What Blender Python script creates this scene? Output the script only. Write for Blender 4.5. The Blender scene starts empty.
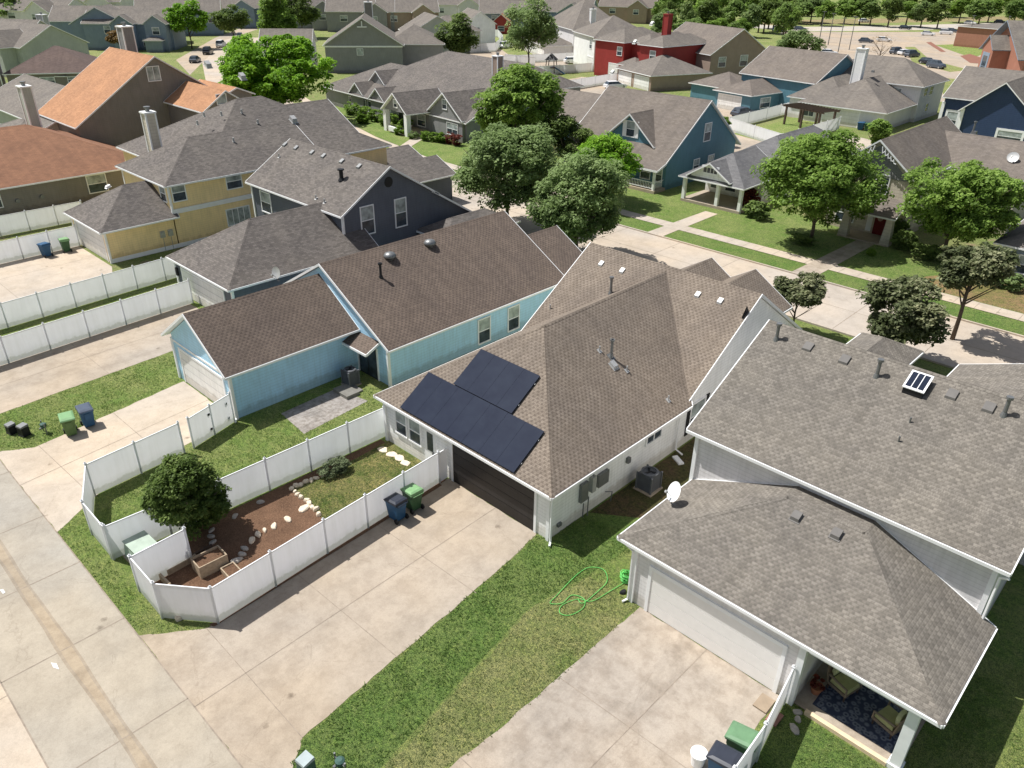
import bpy, math, random
import numpy as np
from mathutils import Vector, Matrix
R = math.radians
random.seed(7)
SC = bpy.context.scene
COL = SC.collection

# ------------------------------------------------------------------ camera model
F, PITCH, YAW, ROLL, CH = 772.0, R(29.15), R(-43.6), R(-0.8), 23.0
def cam_axes():
    f = Vector((math.sin(YAW)*math.cos(PITCH), math.cos(YAW)*math.cos(PITCH), -math.sin(PITCH)))
    r = Vector((math.cos(YAW), -math.sin(YAW), 0)); d = f.cross(r)
    c, s = math.cos(ROLL), math.sin(ROLL)
    return c*r+s*d, -s*r+c*d, f
CR, CD, CF = cam_axes()
def W(u, v, z=0.0):
    """surveyed point of the photograph brought onto the level at height z"""
    d = CR*((u-512)/F)+CD*((v-384)/F)+CF
    t = (z-CH)/d.z
    return (d.x*t, d.y*t)
def depth(x, y, z=0.0): return Vector((x, y, z-CH)).dot(CF)
cam = bpy.data.cameras.new('camera'); co = bpy.data.objects.new('camera', cam); COL.objects.link(co)
M = Matrix((CR, -CD, -CF)).transposed().to_4x4(); M.translation = Vector((0, 0, CH))
co.matrix_world = M
cam.sensor_width = 36; cam.lens = F/1024*36; cam.clip_end = 5000; cam.clip_start = .5
SC.camera = co

# ------------------------------------------------------------------ light
SUN = Vector((0.51, 0.22, -1)).normalized()
w = bpy.data.worlds.new("World"); SC.world = w; w.use_nodes = True
nt = w.node_tree; bg = nt.nodes['Background']; sky = nt.nodes.new('ShaderNodeTexSky')
sky.sky_type = 'NISHITA'; sky.sun_disc = False
el = math.asin(-SUN.z); sky.sun_elevation = el
sky.sun_rotation = math.atan2(-SUN.x, -SUN.y)
sky.air_density = 1.0; sky.dust_density = 2.0
hs = nt.nodes.new('ShaderNodeHueSaturation'); hs.inputs['Saturation'].default_value = .75
nt.links.new(sky.outputs[0], hs.inputs['Color']); nt.links.new(hs.outputs[0], bg.inputs[0]); bg.inputs[1].default_value = 0.095
sl = bpy.data.lights.new('sun', 'SUN'); so = bpy.data.objects.new('sun', sl); COL.objects.link(so)
sl.energy = 5.7; sl.angle = R(.55); sl.color = (1, .98, .945)
so.rotation_euler = SUN.to_track_quat('-Z', 'Y').to_euler(); so.location = (0, 0, 60)
SC.view_settings.view_transform = 'Standard'; SC.view_settings.look = 'None'; SC.view_settings.exposure = 0
SC.cycles.max_bounces = 8; SC.cycles.diffuse_bounces = 4; SC.cycles.transparent_max_bounces = 6

# ------------------------------------------------------------------ materials
def srgb(r, g, b):
    f = lambda c: (c/255/12.92) if c/255 <= .04045 else ((c/255+.055)/1.055)**2.4
    return (f(r), f(g), f(b), 1)
class NT:
    def __init__(s, name):
        s.m = bpy.data.materials.new(name); s.m.use_nodes = True; s.t = s.m.node_tree
        s.b = s.t.nodes['Principled BSDF']; s.b.inputs['Specular IOR Level'].default_value = .25
    def n(s, typ, **kw):
        o = s.t.nodes.new(typ)
        for k, v in kw.items():
            if k.startswith('i_'): o.inputs[k[2:].replace('_', ' ')].default_value = v
            else: setattr(o, k, v)
        return o
    def l(s, a, b): s.t.links.new(a, b)
    def co(s, kind='Object'): return s.n('ShaderNodeTexCoord').outputs[kind]
    def noise(s, scale, detail=3, rough=.55, vec=None, sc3=None):
        o = s.n('ShaderNodeTexNoise'); o.inputs['Scale'].default_value = scale
        o.inputs['Detail'].default_value = detail; o.inputs['Roughness'].default_value = rough
        v = vec or s.co()
        if sc3:
            mp = s.n('ShaderNodeMapping'); mp.inputs['Scale'].default_value = sc3; s.l(v, mp.inputs[0]); v = mp.outputs[0]
        s.l(v, o.inputs['Vector']); return o.outputs['Fac']
    def ramp(s, fac, stops):
        o = s.n('ShaderNodeValToRGB'); e = o.color_ramp.elements
        while len(e) < len(stops): e.new(.5)
        for el_, (p, c) in zip(e, stops): el_.position = p; el_.color = c if len(c) == 4 else (*c, 1)
        s.l(fac, o.inputs[0]); return o.outputs[0]
    def mix(s, a, b, fac, mode='MIX'):
        o = s.n('ShaderNodeMix', data_type='RGBA', blend_type=mode)
        for sock, v in ((o.inputs[0], fac), (o.inputs[6], a), (o.inputs[7], b)):
            if isinstance(v, (int, float)): sock.default_value = v
            elif isinstance(v, tuple): sock.default_value = v
            else: s.l(v, sock)
        return o.outputs[2]
    def math(s, op, a, b=0.0):
        o = s.n('ShaderNodeMath', operation=op)
        for sock, v in ((o.inputs[0], a), (o.inputs[1], b)):
            if isinstance(v, (int, float)): sock.default_value = v
            else: s.l(v, sock)
        return o.outputs[0]
    def out(s, col, rough=.8, bump=None, bs=.3, bd=.02):
        if isinstance(col, tuple): s.b.inputs['Base Color'].default_value = col
        else: s.l(col, s.b.inputs['Base Color'])
        s.b.inputs['Roughness'].default_value = rough
        if bump is not None:
            o = s.n('ShaderNodeBump'); o.inputs['Strength'].default_value = bs; o.inputs['Distance'].default_value = bd
            s.l(bump, o.inputs['Height']); s.l(o.outputs[0], s.b.inputs['Normal'])
        return s.m
def k(c, f): return (c[0]*f, c[1]*f, c[2]*f, 1)
def plain(name, c, rough=.6, var=.12, scale=3, metallic=0, spec=.25):
    t = NT(name); t.b.inputs['Metallic'].default_value = metallic; t.b.inputs['Specular IOR Level'].default_value = spec
    n = t.noise(scale, 4)
    return t.out(t.ramp(n, [(.3, k(c, 1-var)), (.7, k(c, 1+var))]), rough)
def shingle(name, a, b, dark, bw=.4, rh=.19, dash=.0, contrast=1.0):
    """a, b: the two tab colours; dash: strength of the regular darker dashes of a laminated shingle"""
    t = NT(name); uv = t.co('UV')
    br = t.n('ShaderNodeTexBrick'); t.l(uv, br.inputs['Vector'])
    br.offset = .5; br.offset_frequency = 2
    br.inputs['Scale'].default_value = 1; br.inputs['Brick Width'].default_value = bw; br.inputs['Row Height'].default_value = rh
    br.inputs['Mortar Size'].default_value = .012; br.inputs['Mortar Smooth'].default_value = .6; br.inputs['Bias'].default_value = -.1
    mid = tuple((a[i]+b[i])/2 for i in range(3))+(1,)
    br.inputs['Color1'].default_value = a; br.inputs['Color2'].default_value = b; br.inputs['Mortar'].default_value = tuple((mid[i]*.45+dark[i]*.55) for i in range(3))+(1,)
    c = br.outputs[0]
    if dash:
        sp = t.n('ShaderNodeSeparateXYZ'); t.l(uv, sp.inputs[0])
        row = t.math('DIVIDE', sp.outputs['Y'], rh); ri = t.math('FLOOR', row)
        jit = t.math('MULTIPLY', t.math('SINE', t.math('MULTIPLY', ri, 12.9898)), .23)
        cu = t.math('FRACT', t.math('ADD', t.math('ADD', t.math('DIVIDE', sp.outputs['X'], bw), t.math('MULTIPLY', ri, .5)), jit))
        inx = t.math('LESS_THAN', cu, .46); iny = t.math('LESS_THAN', t.math('FRACT', row), .62)
        f = t.math('MULTIPLY', t.math('MULTIPLY', inx, iny), dash)
        c = t.mix(c, dark, f)
    n = t.noise(.4, 4, .6); n2 = t.noise(22, 3, .75); n3 = t.noise(.9, 3, .6, vec=uv, sc3=(2.2, .25, 1))
    c = t.mix(c, t.ramp(n, [(.3, (.87, .87, .88)), (.7, (1.1, 1.09, 1.06))]), 1.0, 'MULTIPLY')
    c = t.mix(c, t.ramp(n3, [(.35, (.92, .92, .92)), (.65, (1.06, 1.06, 1.06))]), 1.0, 'MULTIPLY')
    c = t.mix(c, t.ramp(n2, [(.3, (.7, .7, .7)), (.7, (1.28, 1.27, 1.25))]), .6*contrast, 'MULTIPLY')
    return t.out(c, .92, bump=br.outputs['Fac'], bs=.3, bd=-.01)
def siding(name, c, lap=.17, line=.62, rough=.6):
    t = NT(name); sep = t.n('ShaderNodeSeparateXYZ'); t.l(t.co(), sep.inputs[0])
    fr = t.math('FRACT', t.math('DIVIDE', sep.outputs['Z'], lap))
    ln = t.ramp(fr, [(0, (line, line, line)), (.12, (.93, .93, .93)), (.2, (1, 1, 1)), (1, (1.03, 1.03, 1.03))])
    n = t.noise(.8, 4); c1 = t.ramp(n, [(.3, k(c, .93)), (.7, k(c, 1.06))])
    st = t.noise(2.5, 3, .6, sc3=(3, 3, .3))
    c1 = t.mix(c1, t.ramp(st, [(.35, (.92, .92, .91)), (.6, (1.02, 1.02, 1.02))]), 1.0, 'MULTIPLY')
    gz = t.math('ADD', sep.outputs['Z'], t.math('MULTIPLY', t.noise(1.8, 4, .7), -.9))
    c1 = t.mix(c1, t.ramp(gz, [(0, (.72, .69, .64)), (.25, (1, 1, 1))]), .8, 'MULTIPLY')
    return t.out(t.mix(c1, ln, 1.0, 'MULTIPLY'), rough, bump=fr, bs=.5, bd=-.012)
def concrete(name, c, stain=.5, sc=1.0, warm=(.62, .5, .38, 1), rough=.9):
    t = NT(name)
    n1 = t.noise(.22*sc, 6, .62); n2 = t.noise(1.3*sc, 5, .65); n3 = t.noise(26, 3, .7); n4 = t.noise(.09, 3)
    col = t.ramp(n1, [(.3, k(c, .86)), (.5, c), (.72, k(c, 1.08))])
    dk = t.ramp(n2, [(.38, (1-.34*stain, 1-.37*stain, 1-.4*stain)), (.56, (1, 1, 1)), (.8, (1.05, 1.05, 1.04))])
    col = t.mix(col, dk, 1.0, 'MULTIPLY')
    col = t.mix(col, t.ramp(n4, [(.4, (.93, .94, .97)), (.6, (1.05, 1.0, .94))]), 1.0, 'MULTIPLY')
    n6 = t.noise(.5*sc, 6, .7, sc3=(1.6, .5, 1)); col = t.mix(col, t.ramp(n6, [(.36, (1-.3*stain, 1-.3*stain, 1-.3*stain)), (.52, (1, 1, 1))]), 1.0, 'MULTIPLY')
    n5 = t.noise(5.5, 6, .75); col = t.mix(col, t.ramp(n5, [(.3, (.9, .9, .9)), (.5, (1, 1, 1)), (.75, (1.04, 1.04, 1.04))]), 1.0, 'MULTIPLY')
    col = t.mix(col, t.ramp(n3, [(.3, (.86, .86, .86)), (.7, (1.1, 1.1, 1.1))]), .7, 'MULTIPLY')
    vo = t.n('ShaderNodeTexVoronoi'); vo.inputs['Scale'].default_value = .55; vo.inputs['Randomness'].default_value = 1; t.l(t.co(), vo.inputs['Vector'])
    dist = t.math('ADD', vo.outputs['Distance'], t.math('MULTIPLY', t.math('SUBTRACT', t.noise(9, 3), .5), .12))
    col = t.mix(col, t.ramp(dist, [(0, (.5, .48, .46)), (.055, (.74, .73, .72)), (.09, (1, 1, 1))]), 1.0, 'MULTIPLY')
    cr = t.n('ShaderNodeTexVoronoi', feature='DISTANCE_TO_EDGE'); cr.inputs['Scale'].default_value = .17; wv = t.noise(1.1, 4, .6); t.l(t.co(), cr.inputs['Vector'])
    cd = t.math('ADD', cr.outputs['Distance'], t.math('MULTIPLY', t.math('SUBTRACT', wv, .5), .09))
    cd = t.math('ABSOLUTE', cd)
    col = t.mix(col, t.ramp(cd, [(0, (.72, .7, .68)), (.0022, (.86, .85, .84)), (.004, (1, 1, 1))]), .45, 'MULTIPLY')
    return t.out(col, rough, bump=n3, bs=.15)
def grass(name, g, y, bare=None, sc=1.0, amt=.5):
    t = NT(name)
    n1 = t.noise(.35*sc, 5, .65); n2 = t.noise(1.7, 6, .75); n3 = t.noise(6, 5, .8); n4 = t.noise(24, 4, .85)
    col = t.mix(g, y, t.ramp(n1, [(.52-.3*amt, (0, 0, 0)), (.8-.3*amt, (1, 1, 1))]))
    col = t.mix(col, y, t.ramp(n2, [(.46, (0, 0, 0)), (.66, (.8, .8, .8))]))
    if bare: col = t.mix(col, bare, t.ramp(t.noise(.8, 5, .7), [(.56, (0, 0, 0)), (.66, (1, 1, 1))]))
    col = t.mix(col, t.ramp(n3, [(.33, (.5, .55, .48)), (.5, (1, 1, 1)), (.68, (1.5, 1.42, 1.2))]), 1.0, 'MULTIPLY')
    col = t.mix(col, t.ramp(n4, [(.36, (.4, .45, .35)), (.5, (1, 1, 1)), (.64, (1.75, 1.65, 1.45))]), 1.0, 'MULTIPLY')
    h = t.math('ADD', n3, n4)
    return t.out(col, .95, bump=h, bs=1.0, bd=.07)
def leafmat(name, c, c2, trans=.35):
    t = NT(name); t.b.inputs['Specular IOR Level'].default_value = .2
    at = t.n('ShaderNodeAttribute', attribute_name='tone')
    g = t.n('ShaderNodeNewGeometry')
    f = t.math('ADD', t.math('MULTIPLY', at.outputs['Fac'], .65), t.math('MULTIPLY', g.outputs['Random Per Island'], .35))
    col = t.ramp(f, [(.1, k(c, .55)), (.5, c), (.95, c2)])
    t.out(col, .55)
    tr = t.n('ShaderNodeBsdfTranslucent'); t.l(col, tr.inputs[0])
    mx = t.n('ShaderNodeMixShader'); mx.inputs[0].default_value = trans
    t.l(t.b.outputs[0], mx.inputs[1]); t.l(tr.outputs[0], mx.inputs[2])
    t.l(mx.outputs[0], t.t.nodes['Material Output'].inputs[0]); return t.m
def glassmat(name, c, rough=.08):
    t = NT(name); t.b.inputs['Specular IOR Level'].default_value = .55
    n = t.noise(1.7, 2); return t.out(t.ramp(n, [(.3, k(c, .6)), (.7, k(c, 1.5))]), rough)

S_MAIN = shingle('shingle_tan', (.25, .208, .17, 1), (.195, .16, .129, 1), (.09, .071, .058, 1), .27, .16, .55)
S_R = shingle('shingle_weathered', (.24, .217, .188, 1), (.155, .14, .121, 1), (.1, .09, .078, 1), .24, .135, .4)
S_BLUE = shingle('shingle_brown', (.18, .14, .115, 1), (.14, .109, .09, 1), (.06, .046, .038, 1), .3, .165, .5)
S_GREY = shingle('shingle_grey_brown', (.185, .165, .15, 1), (.112, .1, .092, 1), (.07, .062, .056, 1), .3, .15)
S_GREY2 = shingle('shingle_driftwood', (.21, .187, .165, 1), (.155, .138, .122, 1), (.1, .089, .079, 1), .4, .18)
S_TAUPE = shingle('shingle_taupe', (.2, .172, .15, 1), (.152, .13, .113, 1), (.1, .085, .073, 1), .4, .18)
S_ORANGE = shingle('shingle_terracotta', (.46, .245, .135, 1), (.37, .195, .107, 1), (.25, .13, .075, 1), .4, .18)
S_RUST = shingle('shingle_rust', (.29, .15, .09, 1), (.23, .118, .072, 1), (.14, .075, .052, 1), .4, .18)
S_PLUM = shingle('shingle_dark_brown', (.15, .108, .095, 1), (.115, .082, .072, 1), (.07, .05, .045, 1), .4, .18)
S_SLATE = shingle('shingle_slate', (.19, .187, .19, 1), (.14, .138, .142, 1), (.09, .09, .093, 1), .4, .18)
V_WHITE = siding('siding_white', (.9, .9, .885, 1), .19, .82)
V_GREYLT = siding('siding_pale_grey', (.74, .72, .71, 1), .19, .8)
V_BLUE = siding('siding_sky_blue', (.47, .735, .93, 1), .19, .84)
V_NAVY = siding('siding_slate_blue', (.125, .138, .165, 1), .19, .86)
V_DNAVY = siding('siding_deep_navy', (.035, .06, .125, 1), .25, .8)
V_YELL = siding('siding_warm_yellow', (.95, .73, .40, 1), .19, .9)
V_TAUPE = siding('siding_dark_taupe', (.24, .22, .195, 1), .19, .9)
V_TEAL = siding('siding_teal', (.105, .225, .285, 1), .19, .85)
V_SAGE = siding('siding_sage', (.47, .5, .45, 1), .19, .9)
V_SLT = siding('siding_dusty_blue', (.23, .29, .36, 1), .25, .88)
V_GRY = siding('siding_mid_grey', (.27, .27, .27, 1), .2, .9)
V_TAN = siding('siding_tan_brick', (.36, .275, .22, 1), .25, .88)
V_RED = siding('siding_barn_red', (.32, .045, .04, 1), .25, .8)
V_STONE = siding('cream_stone', (.62, .56, .46, 1), .3, .75)
BRICK = siding('red_brick', (.36, .17, .12, 1), .2, .8)
TRIM = plain('trim_white', (.88, .88, .87, 1), .5, .04)
VINYL = plain('vinyl_white', (.88, .885, .9, 1), .35, .02, 1.2)
def _thin(name, c, fac):
    t = NT(name); n = t.noise(.9, 3); st = t.noise(1.3, 4, .6, sc3=(3, 3, .25)); col = t.mix(t.ramp(n, [(.3, k(c, .96)), (.7, k(c, 1.02))]), t.ramp(st, [(.3, (.93, .93, .92)), (.6, (1, 1, 1))]), 1.0, 'MULTIPLY')
    sep = t.n('ShaderNodeSeparateXYZ'); t.l(t.co(), sep.inputs[0]); gz = t.math('ADD', sep.outputs['Z'], t.math('MULTIPLY', t.noise(2.2, 5, .7), -.55))
    col = t.mix(col, t.ramp(gz, [(0, (.66, .68, .6)), (.12, (.93, .94, .91)), (.4, (1, 1, 1))]), .9, 'MULTIPLY')
    t.out(col, .4); tr = t.n('ShaderNodeBsdfTranslucent'); t.l(col, tr.inputs[0]); mx = t.n('ShaderNodeMixShader'); mx.inputs[0].default_value = fac
    t.l(t.b.outputs[0], mx.inputs[1]); t.l(tr.outputs[0], mx.inputs[2]); t.l(mx.outputs[0], t.t.nodes['Material Output'].inputs[0]); return t.m
VPOST = _thin('vinyl_post', (.95, .955, .97, 1), .3)
VSHEET = _thin('vinyl_sheet', (.93, .935, .955, 1), .3)
DOORW = siding('door_white', (.82, .81, .78, 1), .53, .8)
DOORD = siding('door_bronze', (.034, .031, .03, 1), .53, .8, .5)
GLASS = glassmat('glass_dark', (.05, .065, .08, 1))
GLASSB = glassmat('glass_with_blind', (.33, .37, .36, 1), .25)
METAL = plain('metal_grey', (.22, .225, .225, 1), .45, .1, 5, .5)
METALL = plain('metal_light', (.45, .45, .44, 1), .45, .08, 5, .3)
VENTD = plain('vent_brown_grey', (.16, .15, .14, 1), .6, .1)
BLACK = plain('black_metal', (.02, .02, .022, 1), .5, .1)
ACG = plain('unit_grey', (.13, .135, .145, 1), .55, .1)
WOOD = plain('weathered_wood', (.38, .3, .21, 1), .8, .2, 8)
DWOOD = plain('dark_wood', (.09, .06, .045, 1), .7, .2, 8)
LWOOD = plain('pale_wood', (.72, .56, .38, 1), .75, .1, 4)
CONC = concrete('concrete_drive', (.42, .362, .292, 1), .36)
CONC2 = concrete('concrete_stained', (.43, .37, .3, 1), .6, 1.0)
CONC3 = concrete('concrete_pale', (.52, .45, .365, 1), .25)
CONCA = concrete('concrete_alley', (.395, .36, .3, 1), .25)
CONCS = concrete('concrete_street', (.5, .435, .36, 1), .2)
CONCD = concrete('concrete_far', (.44, .37, .29, 1), .3)
STRIP = concrete('concrete_gutter_stain', (.385, .325, .245, 1), .5)
JOINT = plain('joint', (.29, .24, .19, 1), .9, .25)
GRASS = grass('grass', (.165, .25, .06, 1), (.27, .3, .11, 1), None, 1, .4)
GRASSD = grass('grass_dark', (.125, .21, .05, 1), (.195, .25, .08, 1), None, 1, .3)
GRASSY = grass('grass_dry', (.17, .23, .065, 1), (.3, .3, .13, 1), None, 1, .5)
GRASSF = grass('grass_far', (.15, .215, .055, 1), (.27, .285, .12, 1), (.3, .24, .15, 1), .5, .5)
MULCH = NT('mulch'); _n = MULCH.noise(28, 4, .8); _m = MULCH.noise(1.2, 3)
MULCH = MULCH.out(MULCH.mix(MULCH.ramp(_n, [(.3, (.06, .032, .02)), (.55, (.22, .125, .075)), (.8, (.45, .29, .18))]),
                  MULCH.ramp(_m, [(.3, (.8, .8, .8)), (.7, (1.15, 1.15, 1.15))]), 1.0, 'MULTIPLY'), .95, bump=_n, bs=1, bd=.06)
STONE = plain('pale_stone', (.72, .62, .48, 1), .85, .2, 9)
STONEG = plain('grey_stone', (.4, .37, .33, 1), .85, .25, 6)
FLAG = concrete('flagstone', (.34, .32, .3, 1), .9, 3)
BARK = plain('bark', (.11, .085, .065, 1), .9, .3, 12)
L_BRIGHT = leafmat('leaf_bright', (.19, .38, .03, 1), (.42, .66, .07, 1), .45)
L_MID = leafmat('leaf_mid', (.2, .32, .06, 1), (.45, .62, .15, 1), .5)
L_OAK = leafmat('leaf_oak', (.22, .31, .11, 1), (.45, .57, .25, 1), .5)
L_DARK = leafmat('leaf_dark', (.135, .2, .05, 1), (.32, .42, .12, 1), .4)
L_MAG = leafmat('leaf_magnolia', (.11, .135, .055, 1), (.42, .42, .24, 1), .33)
L_HEDGE = leafmat('leaf_hedge', (.16, .28, .03, 1), (.38, .54, .09, 1), .4)
L_RED = leafmat('leaf_red', (.14, .03, .02, 1), (.38, .1, .06, 1), .3)
L_FAR = leafmat('leaf_far', (.19, .29, .075, 1), (.4, .53, .17, 1), .45)
L_RUST = leafmat('leaf_rust', (.22, .14, .05, 1), (.4, .28, .1, 1))

# ------------------------------------------------------------------ mesh helpers
class MB:
    def __init__(s, off=(0, 0, 0)):
        s.v = []; s.f = []; s.uv = []; s.mi = []; s.off = off; s.m = 0; s.anyuv = False
    def poly(s, pts, uv=False):
        i = len(s.v); s.v += [tuple(map(float, p)) for p in pts]; s.f.append(tuple(range(i, i+len(pts)))); s.mi.append(s.m)
        if uv:
            s.anyuv = True
            n = Vector((0, 0, 0)); P = [Vector(p) for p in pts]
            for j in range(len(P)): n += P[j].cross(P[(j+1) % len(P)])
            n.normalize()
            if n.z < 0: n = -n
            h = Vector((0, 0, 1)).cross(n)
            h = h.normalized() if h.length > 1e-4 else Vector((1, 0, 0))
            up = n.cross(h)
            s.uv.append([(p.dot(h), p.dot(up)) for p in P])
        else: s.uv.append([(0, 0)]*len(pts))
    def box(s, x0, x1, y0, y1, z0, z1):
        p = [(x0, y0, z0), (x1, y0, z0), (x1, y1, z0), (x0, y1, z0), (x0, y0, z1), (x1, y0, z1), (x1, y1, z1), (x0, y1, z1)]
        for q in ((3, 2, 1, 0), (4, 5, 6, 7), (0, 1, 5, 4), (1, 2, 6, 5), (2, 3, 7, 6), (3, 0, 4, 7)): s.poly([p[a] for a in q])
    def hexa(s, lo, hi):
        """lo, hi: four points each, counter-clockwise"""
        p = list(lo)+list(hi)
        for q in ((3, 2, 1, 0), (4, 5, 6, 7), (0, 1, 5, 4), (1, 2, 6, 5), (2, 3, 7, 6), (3, 0, 4, 7)): s.poly([p[a] for a in q])
    def beam(s, a, b, wd, z0, z1):
        """vertical slab from a to b (2D), width wd; z0,z1 numbers or pairs"""
        d = Vector((b[0]-a[0], b[1]-a[1])); d.normalize(); n = Vector((-d.y, d.x))*wd/2
        za = z0 if isinstance(z0, tuple) else (z0, z0); zb = z1 if isinstance(z1, tuple) else (z1, z1)
        q = [(a[0]-n.x*-1, a[1]-n.y*-1), (a[0]-n.x, a[1]-n.y), (b[0]-n.x, b[1]-n.y), (b[0]+n.x, b[1]+n.y)]
        zz = [0, 0, 1, 1]
        s.hexa([(p[0], p[1], za[i]) for p, i in zip(q, zz)], [(p[0], p[1], zb[i]) for p, i in zip(q, zz)])
    def tube(s, pts, rad, n=8, cap=True):
        pts = [Vector(p) for p in pts]; rings = []
        for i, p in enumerate(pts):
            d = (pts[min(i+1, len(pts)-1)]-pts[max(i-1, 0)]).normalized()
            a = d.orthogonal().normalized() if i == 0 else (prev - d*prev.dot(d)).normalized()
            prev = a; b = d.cross(a); r = rad[i] if isinstance(rad, (list, tuple)) else rad
            base = len(s.v); rings.append(base)
            s.v += [tuple(p+(a*math.cos(t*2*math.pi/n)+b*math.sin(t*2*math.pi/n))*r) for t in range(n)]
        for r0, r1 in zip(rings, rings[1:]):
            for t in range(n):
                s.f.append((r0+t, r0+(t+1) % n, r1+(t+1) % n, r1+t)); s.mi.append(s.m); s.uv.append([(0, 0)]*4)
        if cap:
            s.f.append(tuple(rings[0]+t for t in reversed(range(n)))); s.mi.append(s.m); s.uv.append([(0, 0)]*n)
            s.f.append(tuple(rings[-1]+t for t in range(n))); s.mi.append(s.m); s.uv.append([(0, 0)]*n)
    def lathe(s, c, prof, n=16):
        base = []
        for r, z in prof:
            base.append(len(s.v)); s.v += [(c[0]+r*math.cos(t*2*math.pi/n), c[1]+r*math.sin(t*2*math.pi/n), c[2]+z) for t in range(n)]
        for r0, r1 in zip(base, base[1:]):
            for t in range(n): s.f.append((r0+t, r0+(t+1) % n, r1+(t+1) % n, r1+t)); s.mi.append(s.m); s.uv.append([(0, 0)]*4)
        s.f.append(tuple(base[0]+t for t in reversed(range(n)))); s.mi.append(s.m); s.uv.append([(0, 0)]*n)
        s.f.append(tuple(base[-1]+t for t in range(n))); s.mi.append(s.m); s.uv.append([(0, 0)]*n)
    def rock(s, c, rx, ry, rz, seed=0, n=8):
        rr = random.Random(seed); a0 = rr.random()*6
        k1 = [rr.uniform(.75, 1.1) for _ in range(n)]
        ca, sa = math.cos(a0), math.sin(a0)
        def pt(q, t, z):
            x = math.cos(t*2*math.pi/n)*rx*k1[t]*q; y = math.sin(t*2*math.pi/n)*ry*k1[t]*q
            return (c[0]+ca*x-sa*y, c[1]+sa*x+ca*y, c[2]+z)
        rows = []
        for q, z in ((1, 0), (.98, rz*.6), (.75, rz)):
            rows.append(len(s.v)); s.v += [pt(q, t, z*rr.uniform(.85, 1.1)) for t in range(n)]
        for r0, r1 in zip(rows, rows[1:]):
            for t in range(n): s.f.append((r0+t, r0+(t+1) % n, r1+(t+1) % n, r1+t)); s.mi.append(s.m); s.uv.append([(0, 0)]*4)
        s.f.append(tuple(rows[-1]+t for t in range(n))); s.mi.append(s.m); s.uv.append([(0, 0)]*n)
    def build(s, name, mats, parent=None, smooth=False, loc=None):
        me = bpy.data.meshes.new(name)
        ox, oy, oz = s.off
        me.from_pydata([(x-ox, y-oy, z-oz) for x, y, z in s.v], [], s.f)
        for m in (mats if isinstance(mats, (list, tuple)) else [mats]): me.materials.append(m)
        if len(me.materials) > 1: me.polygons.foreach_set('material_index', s.mi)
        if s.anyuv:
            l = me.uv_layers.new(name='UVMap'); flat = [c for f in s.uv for p in f for c in p]
            l.data.foreach_set('uv', flat)
        if smooth: me.polygons.foreach_set('use_smooth', [True]*len(me.polygons))
        me.update()
        o = bpy.data.objects.new(name, me); COL.objects.link(o)
        if parent: o.parent = parent
        if loc: o.location = loc
        return o
def tag(o, label=None, cat=None, group=None, kind=None):
    if label: o['label'] = label
    if cat: o['category'] = cat
    if group: o['group'] = group
    if kind: o['kind'] = kind
    return o
def empty(name, loc, rz=0, label=None, cat=None, group=None):
    o = bpy.data.objects.new(name, None); COL.objects.link(o); o.empty_display_size = .3
    o.location = (loc[0], loc[1], loc[2] if len(loc) > 2 else 0); o.rotation_euler = (0, 0, rz)
    return tag(o, label, cat, group)
def copy_tree(o, parent=None):
    c = o.copy(); COL.objects.link(c); c.parent = parent
    for ch in list(o.children): copy_tree(ch, c)
    return c
def sheet(name, pts, z, mat, kind='structure', parent=None):
    m = MB(); m.poly([(p[0], p[1], z) for p in pts])
    o = m.build(name, mat, parent)
    if kind and not parent: o['kind'] = kind
    return o
def rag(pts, amp=.035, step=.35, seed=1):
    rr_ = random.Random(seed); out = []
    for a, b in zip(pts, pts[1:]+pts[:1]):
        L = math.hypot(b[0]-a[0], b[1]-a[1]); n = max(1, int(L/step)); out.append(a)
        nx, ny = (b[1]-a[1])/max(L, .001), -(b[0]-a[0])/max(L, .001)
        for i in range(1, n): q = rr_.uniform(-amp, amp); out.append((a[0]+(b[0]-a[0])*i/n+nx*q, a[1]+(b[1]-a[1])*i/n+ny*q))
    return out
def joints(parent, segs, z, wd=.028, name='expansion_joint'):
    m = MB()
    for a, b in segs:
        d = Vector((b[0]-a[0], b[1]-a[1])); d.normalize(); n = Vector((-d.y, d.x))*wd/2
        m.poly([(a[0]-n.x, a[1]-n.y, z), (b[0]-n.x, b[1]-n.y, z), (b[0]+n.x, b[1]+n.y, z), (a[0]+n.x, a[1]+n.y, z)])
    return m.build(name, JOINT, parent)

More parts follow.
